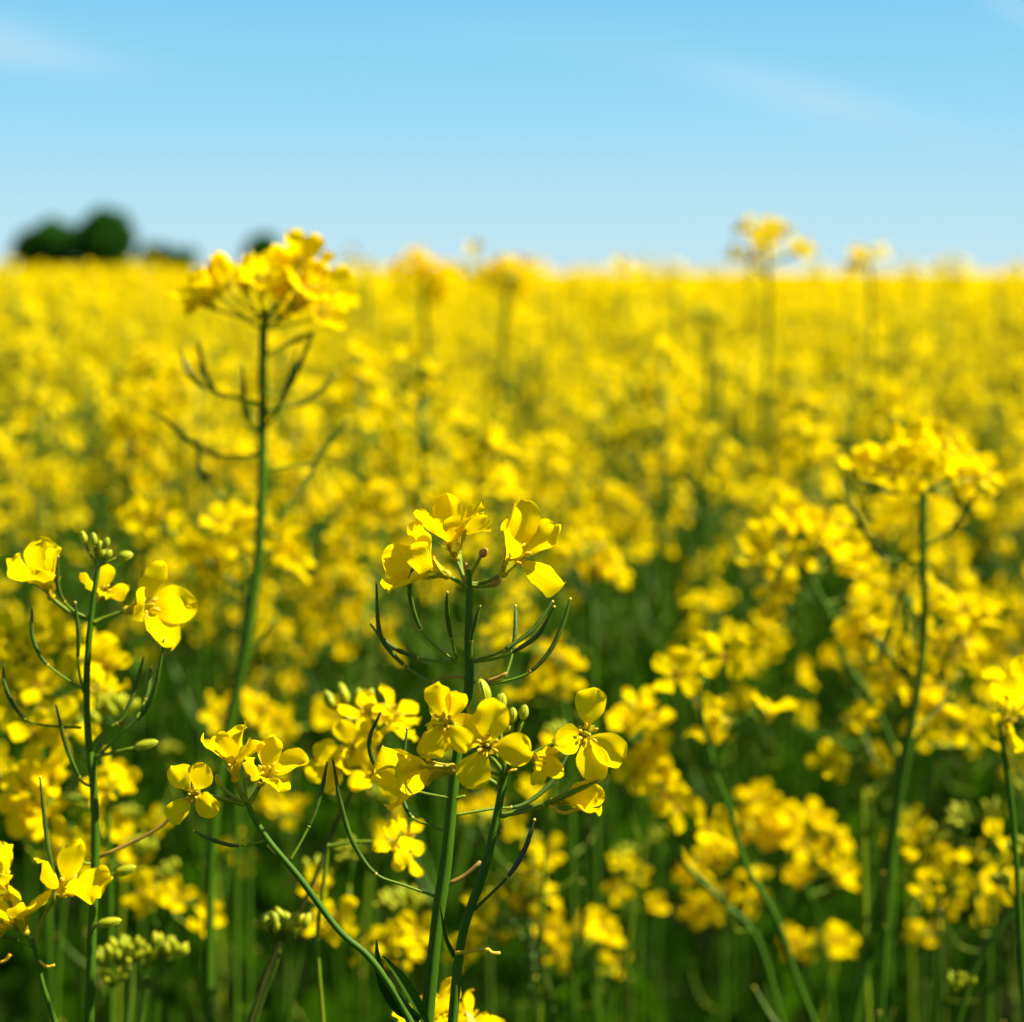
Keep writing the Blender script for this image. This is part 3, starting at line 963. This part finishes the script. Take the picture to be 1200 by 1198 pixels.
# --- C: the plant at the left edge
D = 0.66
pl, sm, sp = start_plant('sharp upright rapeseed plant near the left edge, cupped flowers under its bud tuft', [(116, 660), (112, 685), (107, 723), (102, 790), (103, 857), (110, 923), (112, 1000), (108, 1100), (105, 1192)], D, 4.5, 12)
end_stem(pl, sm)
T = at(108, 718, D)
hero_flower(pl, D, 60, 700, (-0.15, 0.84, 0.50), [-20, 70, 160, 250], [32, 34, 40, 32], 1.15, at(104, 725, D), 31, 0.0)
hero_flower(pl, D, 112, 703, (0.42, 0.55, 0.45), 30, 42, 0.82, T, 32, 0.014)
hero_flower(pl, D, 148, 716, (0.86, 0.20, 0.45), [5, 95, 170, 270], [40, 46, 66, 36], 1.3, at(109, 730, D), 33, 0.0)
TT = at(115, 664, D)
for x, y, w, h, a in [(98, 630, 9, 16, -15), (110, 632, 9, 16, -8), (117, 640, 8, 14, 0), (125, 636, 8, 13, 12), (127, 650, 9, 13, 30), (147, 652, 13, 19, 75), (120, 648, 9, 13, 8)]:
    hero_bud(pl, D, x, y, w, h, a, TT)
for pts, dz in [([(98, 808), (72, 792), (50, 773), (38, 745), (38, 713)], (0, 0)),
                ([(95, 853), (62, 851), (33, 845), (15, 825), (5, 800), (4, 777)], (0, .004)),
                ([(102, 724), (85, 715), (72, 700), (67, 680), (68, 653)], (0, -.008)),
                ([(98, 812), (92, 780), (92, 745), (88, 707)], (0, -.006)),
                ([(107, 873), (124, 855), (143, 843), (157, 810), (168, 770)], (0, .006)),
                ([(112, 890), (140, 862), (167, 837), (182, 805), (192, 750)], (0, -.008)),
                ([(160, 842), (172, 815), (177, 783)], (-.006, 0)),
                ([(109, 923), (97, 917), (90, 905), (77, 873), (66, 828)], (0, -.008))]:
    hero_pod(pl, D, pts, 0.42, 4.4, dzs=dz)
stub(pl, D, [(113, 1006), (145, 992), (173, 978), (192, 966), (208, 949)], 5)
for x, y, w, h, a in [(171, 873, 12, 30, 75), (147, 1020, 12, 27, 72), (128, 1081, 12, 30, 80), (92, 997, 9, 18, 5)]:
    hero_bud(pl, D, x, y, w, h, a, at(110, y + 14, D), M_BUD, dz=-0.004)

# --- F: lower left corner
D = 0.64
pl, sm, sp = start_plant('short rapeseed stem in the lower left corner with crumpled yellow flowers', [(38, 1100), (42, 1116), (50, 1153), (64, 1196)], D, 5, 8)
end_stem(pl, sm)
hero_flower(pl, D, 30, 1093, (-0.25, 0.92, 0.3), 20, 44, 1.06, at(40, 1108, D), 41)
hero_flower(pl, D, 8, 1052, (-0.2, 0.9, 0.4), 50, 40, 1.1, at(38, 1104, D), 42)
hero_flower(pl, D, 64, 1052, (0.60, 0.55, 0.42), [-60, 20, 110, 190], [48, 40, 44, 40], 1.2, at(40, 1108, D), 43, 0.006)
hero_flower(pl, D, 14, 1086, (-0.9, -0.1, 0.4), 10, 46, 0.8, at(38, 1106, D), 44)
hero_pod(pl, D, [(64, 1060), (62, 1020), (55, 985), (47, 912)], 0.3, 4.4)
hero_pod(pl, D, [(40, 1112), (22, 1102), (0, 1097)], 0.5, 4)
stub(pl, D, [(44, 1125), (55, 1133), (64, 1131)], 4, 'stalk_stub', M_STAMEN)
stub(pl, D, [(12, 1118), (6, 1126), (-4, 1128)], 5, 'stalk_stub', M_STAMEN)

# --- E: the tall plant on the left, standing above the horizon
D = 0.93
pl, sm, sp = start_plant('tall slightly blurred rapeseed plant on the left whose flower head rises above the horizon', [(310, 362), (309, 400), (308, 430), (308, 507), (307, 573), (304, 640), (297, 700), (287, 765), (272, 835), (258, 900), (248, 1000), (245, 1160)], D, 8.5, 12)
end_stem(pl, sm, [M_STEM, M_PEDI])
T = at(310, 370, D)
for i, (x, y, ax, op) in enumerate([(262, 350, (-0.45, 0.75, 0.5), 40), (290, 348, (-0.15, 0.9, 0.45), 40), (306, 352, (0.05, 0.85, 0.5), 44), (336, 336, (0.05, 0.95, 0.35), 42),
                                   (358, 334, (0.2, 0.9, 0.35), 44), (356, 356, (0.35, 0.65, 0.6), 48), (366, 374, (0.55, 0.25, 0.7), 52), (252, 362, (-0.45, 0.45, 0.6), 46), (345, 350, (0.1, 0.75, -0.5), 48),
                                   (272, 345, (-0.3, 0.8, -0.4), 44), (322, 342, (0, 0.85, 0.5), 44), (350, 322, (0.15, 0.9, -0.3), 46), (340, 366, (0.25, 0.5, 0.75), 50), (376, 352, (0.5, 0.5, 0.6), 46)]):
    hero_flower(pl, D, x, y, ax, 25 * i, op, 1.22, T if i % 2 else at(309, 385, D), 50 + i, 0.02 * math.sin(i * 2.1))
for pts, dz in [([(305, 473), (278, 467), (252, 458), (238, 430), (233, 400)], (0, 0)),
                ([(284, 467), (250, 458), (223, 441), (212, 412)], (0, .01)),
                ([(304, 508), (292, 495), (287, 480), (285, 430)], (0, -.02)),
                ([(305, 533), (280, 535), (253, 533), (220, 515), (190, 488)], (0, .01)),
                ([(262, 584), (248, 570), (237, 555), (230, 517)], (.02, .02)),
                ([(311, 490), (325, 477), (335, 462), (350, 430), (367, 390)], (0, -.01)),
                ([(311, 482), (338, 476), (362, 469), (393, 440)], (0, .01)),
                ([(311, 416), (340, 402), (368, 389)], (0, 0)),
                ([(311, 551), (340, 547), (367, 543), (385, 520), (407, 493)], (0, .006)),
                ([(330, 608), (345, 582), (360, 565), (374, 533)], (.01, .02)),
                ([(310, 503), (326, 480), (338, 450), (347, 412)], (0, -.015))]:
    hero_pod(pl, D, pts, 0.42, 5.2, dzs=dz)
stub(pl, D, [(283, 775), (296, 768), (310, 745), (322, 725)], 7, 'side_branch', M_PEDI)

# ---------------------------------------------------------------- blurred plants placed where the photograph shows them
def soft_plant(label, D, stem_px, flowers, pods=0, w_tip=6, w_base=10, buds=None, mat=None, seed=0, fs=1.0, ped=True, branches=(), group=NEARG, podpts=(), more=0.12, bs=1.0):
    """flowers: pixel centres; each becomes a flower part on its own pedicel"""
    r = np.random.default_rng(seed + 9000)
    path = root_of(stem_px, D)
    pl = thing('rapeseed_plant', label, 'plant', path[-1], group)
    mb, p, cl = stem_mb(path, w_tip / 2 / F * D, w_base / 2 / F * D, 44, 7)
    tip = p[0]
    allp = p[cl < 0.10]
    for br in branches:
        bp = spline([at(x, y, D) for x, y in br], 14)
        b = MB()
        b.add(*tube(bp, np.linspace(0.7, 0.45, 14) * w_base / 2 / F * D, 6), 0)
        build(b, 'side_branch', [mat or M_STEM], pl)
        allp = np.vstack([allp, bp[-4:]])
    extra = [(x + r.normal(0, 11), y + r.normal(0, 9)) for (x, y) in flowers if r.random() < more]
    for i, (x, y) in enumerate(list(flowers) + extra):
        c = at(x, y, D + r.uniform(-0.03, 0.03))
        src = nearest(allp, c)
        out = c - src
        ax = unit(unit(out + 1e-6) * 0.8 + np.array([0, 0, 0.45]) - FWD * r.uniform(0.0, 1.0) + r.normal(0, 0.3, 3))
        b = c - ax * 0.006
        if ped:
            L = np.linalg.norm(b - src)
            mb.add(*tube(spline([src, src * 0.5 + b * 0.5 - ax * L * 0.12, b], 6), 0.0007, 4), 1)
        link('flower', FLV_ME[int(r.integers(len(FLV_ME)))], pl, b - path[-1], eul(frame(ax, roll=r.uniform(0, 6.28))), r.uniform(0.76, 0.98) * fs)
    end_stem(pl, mb, [mat or M_STEM, M_PEDI])
    if buds:
        for (x, y) in buds:
            c = at(x, y, D)
            link('bud_cluster', BUDC_ME[int(r.integers(5))], pl, c - path[-1], (r.normal(0, .3), r.normal(0, .3), r.uniform(0, 6)), r.uniform(0.85, 1.2) * bs)
    for k in range(pods):
        s = r.uniform(0.05, 0.20)
        q = p[np.argmin(np.abs(cl - s))]
        link('seed_pod', PODV_ME[int(r.integers(8))], pl, q - path[-1], (0, 0, r.uniform(0, 6.28)), r.uniform(0.9, 1.15))
    for pts in podpts:
        hero_pod(pl, D, pts, 0.42, 5.0)
    return pl
soft_plant('blurred rapeseed plant near the right edge with wide flat flower head, dark stem', 0.96, [(1082, 572), (1082, 610), (1082, 650), (1083, 735), (1076, 800), (1060, 900), (1045, 1000), (1030, 1190)],
           [(1005, 545), (1025, 552), (1065, 518), (1078, 530), (1047, 552), (1040, 528), (1112, 528), (1145, 545), (1132, 566), (1120, 550), (1060, 540), (1155, 555), (1090, 512), (1020, 540)], 3, 9, 11, seed=1, podpts=[[(1080, 660), (1055, 657), (1033, 652), (1008, 614), (987, 568)], [(1085, 640), (1110, 625), (1130, 600), (1150, 570)]])
soft_plant('blurred rapeseed plant with a dense rounded flower cluster left of the flat head at right', 1.05, [(943, 660), (958, 695), (973, 722), (987, 773), (1017, 815), (1047, 880), (1050, 900), (1046, 1000)],
           [(925, 602), (968, 600), (990, 620), (1003, 655), (985, 652), (950, 635), (890, 640), (905, 660), (880, 655), (925, 688), (905, 685), (910, 715), (960, 615), (940, 612), (1010, 675), (900, 622), (930, 655), (975, 640)], 2, 7, 11, seed=2)
soft_plant('blurred rapeseed plant at right with scattered low flowers along a thin forking stem', 1.00, [(1062, 700), (1058, 760), (1066, 823), (1047, 953), (1035, 1030), (1016, 1126), (1002, 1190)],
           [(1075, 758), (1068, 775), (1140, 745), (1128, 760), (1092, 803), (1078, 820), (1098, 830), (1105, 690), (1000, 728), (1030, 732), (1015, 745), (1090, 712), (1130, 712), (1155, 720), (1035, 780), (1040, 800), (1085, 845), (1138, 850), (1150, 862)], 3, 6, 12, seed=3, more=0.3, branches=[[(1050, 905), (1085, 850), (1100, 800), (1120, 745)], [(1060, 790), (1035, 760), (1018, 745)]])
soft_plant('large blurred yellow flowers cut off by the right edge of the photograph', 0.76, [(1170, 850), (1180, 900), (1190, 1000), (1200, 1190)],
           [(1192, 800), (1184, 838), (1200, 828)], 0, 6, 9, seed=4, fs=1.15, more=0)
soft_plant('blurred rapeseed plant low right of centre with a lily like flower on a slanting stem', 0.92, [(828, 880), (834, 897), (855, 953), (874, 1015), (909, 1076), (932, 1145), (951, 1192)],
           [(828, 858), (905, 830), (850, 770), (815, 765), (840, 845), (800, 785)], 2, 6, 10, seed=5, branches=[[(838, 905), (855, 860), (880, 835)], [(836, 900), (822, 830), (828, 790)]])
soft_plant('blurred rapeseed plant whose flowers gather under the lily like flower, left of its stem', 0.98, [(790, 975), (800, 1010), (850, 1060), (886, 1099), (912, 1183)],
           [(751, 823), (767, 869), (742, 905), (775, 905), (782, 930), (765, 840), (795, 945), (735, 850), (832, 969), (755, 890)], 2, 6, 9, seed=6, branches=[[(800, 1010), (775, 940), (762, 880)]])
soft_plant('blurred rapeseed plant at lower right with a low wide cluster of small flowers', 1.20, [(930, 985), (945, 1040), (965, 1110), (975, 1192)],
           [(890, 934), (880, 938), (916, 965), (930, 960), (947, 953), (970, 973), (985, 985), (905, 975), (878, 980), (960, 965), (991, 1020), (985, 1030), (934, 1026), (942, 990)], 1, 6, 9, seed=7)
soft_plant('blurred rapeseed plant at lower right with small flowers strung down its leaning stem', 1.20, [(835, 980), (850, 1020), (880, 1080), (905, 1192)],
           [(813, 1015), (805, 1020), (822, 1060), (815, 1070), (842, 1007), (845, 985), (885, 1030), (880, 1055), (860, 1045), (830, 1000)], 0, 5, 9, seed=8)
soft_plant('pale straight rapeseed stem at lower right with flowers dropped from its tip', 1.02, [(1008, 830), (1009, 890), (1011, 1000), (1013, 1107), (1016, 1192)],
           [(1000, 850), (985, 895), (970, 890), (1015, 840)], 0, 8, 10, seed=9, mat=M_PEDI)
soft_plant('dark leaning stem at the lower right corner carrying only small pale buds', 0.86, [(1215, 1020), (1200, 1048), (1172, 1088), (1146, 1126), (1123, 1194)],
           [], 0, 6, 9, buds=[(1188, 1058), (1124, 1165), (1196, 1012)], seed=10)
soft_plant('small blurred rapeseed sprig at lower right showing two lone yellow flowers', 1.25, [(985, 1098), (975, 1140), (962, 1192)],
           [(930, 1100), (983, 1100), (985, 1112), (935, 1108)], 0, 5, 12, seed=11, mat=M_PEDI, buds=[(960, 1120)])
soft_plant('blurred rapeseed sprig low right of the centre stems with a loose yellow cluster', 1.15, [(688, 1110), (692, 1140), (700, 1192)],
           [(657, 1092), (645, 1085), (690, 1080), (700, 1095), (717, 1103), (720, 1128), (653, 1117), (675, 1092), (708, 1085)], 0, 5, 8, seed=12)
soft_plant('budding rapeseed head with greenish yellow flowers behind the two sharp centre stems', 0.98, [(597, 1075), (612, 1100), (640, 1150), (650, 1192)],
           [(575, 1068), (560, 1062), (620, 1055), (605, 1050), (560, 1090), (590, 1095), (550, 1105), (538, 1120)], 0, 5, 8, seed=13, fs=0.8, buds=[(597, 1050), (615, 1062), (585, 1055)], mat=M_POD)
soft_plant('budding rapeseed head with pale yellow flowers low down, left of sharp centre stem', 0.95, [(470, 1110), (472, 1140), (478, 1192)],
           [(450, 1100), (465, 1085), (480, 1105), (466, 1122), (490, 1090), (445, 1112)], 0, 5, 8, seed=14, fs=0.8, buds=[(478, 1070), (462, 1072), (490, 1072)])
soft_plant('bright flower head cut off by the bottom edge below the sharp centre stems', 0.66, [(525, 1215), (526, 1250), (528, 1320)],
           [(500, 1190), (525, 1180), (545, 1195), (515, 1200), (490, 1200), (560, 1208)], 0, 5, 8, seed=15)
soft_plant('brownish rapeseed stem with pale bud tuft, yellow flowers, left of sharp centre plant', 0.74, [(424, 862), (428, 890), (414, 925), (393, 967), (360, 1050), (320, 1120), (295, 1192)],
           [(405, 888), (395, 900), (412, 878), (440, 905), (430, 830), (465, 832), (455, 845)], 0, 4, 8, buds=[(420, 850), (408, 848), (432, 858)], seed=16, mat=M_DARK, fs=0.95)
soft_plant('rapeseed sprig whose few flowers hang beside the sharp centre stem, on a thin level stalk', 0.70, [(385, 989), (380, 1030), (372, 1100), (378, 1192)],
           [(466, 986), (484, 976), (487, 1000)], 0, 4, 7, seed=17, fs=0.68, more=0, branches=[[(385, 992), (415, 987), (452, 986)]], mat=M_PEDI)
soft_plant('green bud head of a short rapeseed plant at lower left, nearly without open flowers', 0.80, [(172, 1145), (170, 1167), (165, 1194)],
           [], 0, 6, 8, buds=[(125, 1140), (140, 1132), (155, 1130), (170, 1135), (185, 1122), (200, 1132), (132, 1158)], seed=18, bs=0.8, mat=M_POD)
soft_plant('small bud spray at lower left between the leaning stem and larger bud head', 0.72, [(328, 1112), (322, 1135), (310, 1165), (300, 1194)],
           [], 0, 4, 7, buds=[(320, 1108), (333, 1106), (345, 1105)], seed=19, mat=M_POD)
soft_plant('blurred flowers behind the left edge plant, midway down its stem', 0.85, [(118, 880), (122, 920), (128, 1000), (130, 1192)],
           [(30, 920), (45, 905), (60, 912), (25, 940), (45, 945), (128, 905), (140, 915), (120, 925), (35, 960), (50, 850), (40, 862), (75, 855), (120, 775), (115, 805), (110, 760)], 1, 5, 8, seed=20, more=0.1, buds=[(130, 840), (145, 850), (120, 860)], branches=[[(122, 940), (80, 935), (45, 925)], [(120, 900), (112, 840), (114, 790)], [(120, 905), (90, 880), (60, 858)]])
soft_plant('blurred rapeseed plant at the left edge behind the bare pods, bright flowers low down', 0.95, [(30, 770), (34, 820), (50, 900), (60, 1192)],
           [(10, 745), (30, 750), (50, 745), (20, 775), (40, 780), (65, 745), (45, 800), (8, 800), (75, 755), (15, 830)], 2, 6, 9, seed=21, more=0.1)
soft_plant('blurred rapeseed plant left of centre with a broad flower head beside the tall plant stem', 1.08, [(285, 650), (288, 700), (280, 800), (276, 1192)],
           [(255, 610), (275, 612), (295, 605), (335, 640), (345, 655), (330, 625), (235, 650), (225, 640), (245, 665), (280, 640), (270, 655), (350, 660), (310, 615), (170, 608), (190, 600), (160, 600)], 3, 6, 9, seed=22, more=0.15, branches=[[(287, 690), (310, 660), (335, 640)], [(287, 695), (220, 640), (180, 612)]])
soft_plant('blurred rapeseed plant low left of centre with small flowers in dark green gaps', 1.20, [(285, 830), (288, 880), (290, 960), (292, 1192)],
           [(248, 830), (255, 840), (295, 825), (300, 835), (325, 845), (335, 850), (290, 830), (385, 830), (380, 845), (330, 950), (345, 948), (310, 945), (270, 985), (290, 1010)], 1, 5, 8, seed=23, branches=[[(288, 870), (340, 860), (380, 845)], [(290, 990), (310, 970), (328, 955)], [(288, 870), (265, 850), (252, 838)]])
soft_plant('tall blurred rapeseed plant at right with a ragged head standing clear against the sky', 1.95, [(898, 285), (900, 320), (901, 370), (896, 480), (890, 700), (885, 1000)],
           [(876, 268), (886, 266), (900, 264), (914, 266), (906, 274), (895, 272), (938, 289), (937, 293), (882, 302), (890, 282), (900, 282), (896, 290), (888, 274), (910, 270)], 0, 4, 7, seed=24, more=0.3, fs=1.15, branches=[[(900, 325), (885, 312), (876, 306)], [(899, 310), (925, 300), (937, 293)]])
soft_plant('blurred pale rapeseed head above the horizon, near the right edge', 2.1, [(1018, 305), (1020, 340), (1022, 420), (1022, 700)],
           [(1006, 304), (1001, 311), (1024, 296), (1037, 294), (1010, 299), (1004, 300)], 0, 4, 7, seed=25, more=0.2, fs=1.0)
soft_plant('blurred flat topped rapeseed head breaking the horizon left of centre, beside another like it', 2.3, [(495, 325), (496, 350), (500, 430), (505, 700)],
           [(470, 310), (485, 303), (500, 305), (515, 308), (525, 318), (462, 318), (490, 315), (510, 318), (478, 322), (505, 312), (530, 322), (495, 306), (465, 335), (520, 335), (480, 345), (510, 342), (535, 330)], 4, 5, 9, seed=26, more=0.8, fs=1.15)
soft_plant('blurred rounded rapeseed head breaking the horizon at centre, right of another like it', 2.4, [(597, 328), (594, 350), (590, 430), (588, 700)],
           [(572, 318), (585, 308), (600, 306), (612, 310), (625, 318), (595, 315), (610, 320), (580, 325), (620, 325), (604, 312), (575, 335), (625, 332), (590, 342), (612, 340), (560, 325)], 4, 5, 9, seed=27, more=0.8, fs=1.15)
soft_plant('blurred rapeseed stem with a green unopened head in the yellow right of centre', 1.9, [(830, 380), (830, 420), (830, 500), (832, 800)],
           [(838, 372)], 2, 5, 8, buds=[(828, 375), (835, 378), (820, 380), (840, 382)], seed=28)
soft_plant('blurred rapeseed plant close behind the sharp centre head, its flowers right of it', 1.25, [(690, 640), (692, 690), (696, 800), (700, 1192)],
           [(672, 640), (690, 650), (660, 650), (705, 640), (720, 660), (695, 668), (725, 670), (680, 625)], 3, 6, 9, seed=29)
soft_plant('blurred rapeseed plant right of the sharp centre pods, with flowers hanging down one side', 1.12, [(655, 770), (660, 820), (668, 900), (672, 1192)],
           [(640, 775), (655, 785), (625, 805), (645, 760), (610, 812), (670, 775), (660, 800), (600, 740), (580, 735)], 2, 6, 9, seed=30)

RS = np.random.default_rng(5)
for i, (px, D_) in enumerate([(205, 1.0), (150, 1.1), (345, 1.3), (372, 0.92), (440, 1.25), (620, 1.15), (735, 1.3), (770, 1.05), (1110, 1.25), (1165, 1.05), (1060, 1.35), (1185, 1.3), (85, 0.95), (240, 1.3), (560, 1.35), (845, 1.35), (655, 0.95), (1090, 1.0)]):
    ty = RS.uniform(860, 1080)
    dx = RS.normal(0, 18, 3)
    fl_ = [(px + RS.normal(0, 24), ty + RS.uniform(-12, 50)) for k in range(int(RS.integers(1, 7)))]
    br = [[(px + dx[0] * 0.5, ty + 70), (px + 28 * (1 if dx[1] > 0 else -1), ty + 30), (px + 42 * (1 if dx[1] > 0 else -1), ty - 25)]]
    soft_plant('thin blurred rapeseed stem with a small bud tuft, low in the dark green gaps', D_, [(px, ty), (px + dx[0] * 0.4, ty + 60), (px + dx[0], ty + 170), (px + dx[0] * 1.3, ty + 330)],
               fl_, int(RS.integers(3, 8)), 4, 7, buds=[(px, ty - 4), (px + 42 * (1 if dx[1] > 0 else -1), ty - 28)], seed=200 + i, branches=br, mat=[M_STEM, M_PEDI, M_POD][i % 3], fs=0.85, more=0, bs=0.9, group='thin rapeseed stems low in the gaps')

# ---------------------------------------------------------------- the rest of the nearest plants, one object each
R3 = np.random.default_rng(77)
GAPS = [(715, 740, 60, 60), (870, 660, 40, 60), (180, 560, 0, 0)]
def field_plant(x, y, zt, detail):
    base = np.array([x, y, 0.0])
    lab = ('softly blurred rapeseed plant with loose yellow heads, in the first rows behind the sharp stems' if detail else
           'strongly blurred rapeseed plant, its yellow heads merging with those around it in mid field')
    pl = thing('rapeseed_plant', lab, 'plant', base, 'rapeseed plants in the first rows behind' if detail else 'rapeseed plants in mid field')
    lean = R3.normal(0, 0.03, 2)
    tip = np.array([x + lean[0], y + lean[1], zt])
    path = spline([base, base * 0.5 + tip * 0.5 + [R3.normal(0, .01), R3.normal(0, .01), 0], tip], 14)
    st = MB()
    st.add(*tube(path, np.linspace(0.0042, 0.0014, 14), 6 if detail else 4), 0)
    tips = [(tip, unit(path[-1] - path[-3]))]
    for b in range(int(R3.integers(2, 5))):
        a = R3.uniform(0, 6.28)
        z0 = zt - R3.uniform(0.16, 0.42)
        p0 = path[np.argmin(np.abs(path[:, 2] - z0))]
        d = np.array([math.cos(a), math.sin(a), 0])
        p2 = np.array([p0[0], p0[1], 0]) + d * R3.uniform(0.05, 0.12) + [0, 0, zt - R3.uniform(0.015, 0.20)]
        if p2[2] < p0[2] + 0.04:
            p2[2] = p0[2] + 0.06
        p1 = p0 * 0.45 + p2 * 0.55 + d * 0.02 - [0, 0, 0.02]
        bp = spline([p0, p1, p2], 10)
        mb = MB()
        mb.add(*tube(bp, np.linspace(0.0022, 0.0012, 10), 5 if detail else 4), 0)
        tips.append((p2, unit(bp[-1] - bp[-3])))
        build(mb, 'side_branch', [M_STEM], pl)
    for p, d in tips:
        R = frame(unit(d + [0, 0, 0.6]), np.array([1.0, 0, 0]), R3.uniform(0, 6.28))
        r = np.random.default_rng(int(R3.integers(1e9)))
        fl, bd, pods = raceme_layout(r, int(R3.integers(7, 15)))
        if detail:
            for b0, b1, ax, sc in fl:
                st.add(*tube([p + R @ b0, p + R @ b1], 0.0006, 3), 1)
                link('flower', FLV_ME[int(R3.integers(14))], pl, p + R @ b1 - base, eul(frame(R @ ax, roll=R3.uniform(0, 6.28))), sc)
            link('bud_cluster', BUDC_ME[int(R3.integers(5))], pl, p - base, eul(R))
            for a, h0, l1, l2 in pods[:7]:
                link('seed_pod', PODV_ME[int(R3.integers(8))], pl, p + R @ np.array([0, 0, h0]) - base, eul(R @ rotz(a)))
        else:
            link('flower_head', HEADS_ME[int(R3.integers(12))], pl, p - base, eul(R), R3.uniform(0.9, 1.15))
            for a, h0, l1, l2 in pods[:8]:
                pp = [p + R @ q for q in pod_pts(a, h0, l1, l2, r)]
                st.add(*tube(pp, [0.0006, 0.0007, 0.0011, 0.0006], 3), 0)
    build(st, 'stem', [M_STEM, M_PEDI], pl)
    for k in range(2):
        z0 = zt * R3.uniform(0.25, 0.7)
        q = path[np.argmin(np.abs(path[:, 2] - z0))]
        link('leaf', LEAF_ME[int(R3.integers(6))], pl, q - base, (0, 0, R3.uniform(0, 6.28)), R3.uniform(0.7, 1.2))
for i in own:
    x, y = near[i]
    zt = nz_top[i] if y > 2.4 else min(nz_top[i], H - 0.07)
    px, py, dd = pix((x, y, zt))
    if any(abs(px - g[0]) < g[2] and abs(py - g[1]) < g[3] for g in GAPS if g[2]) and dd < 2.2:
        zt -= 0.12
    field_plant(x, y, zt, y < 1.9)
print('objects', len(bpy.data.objects))
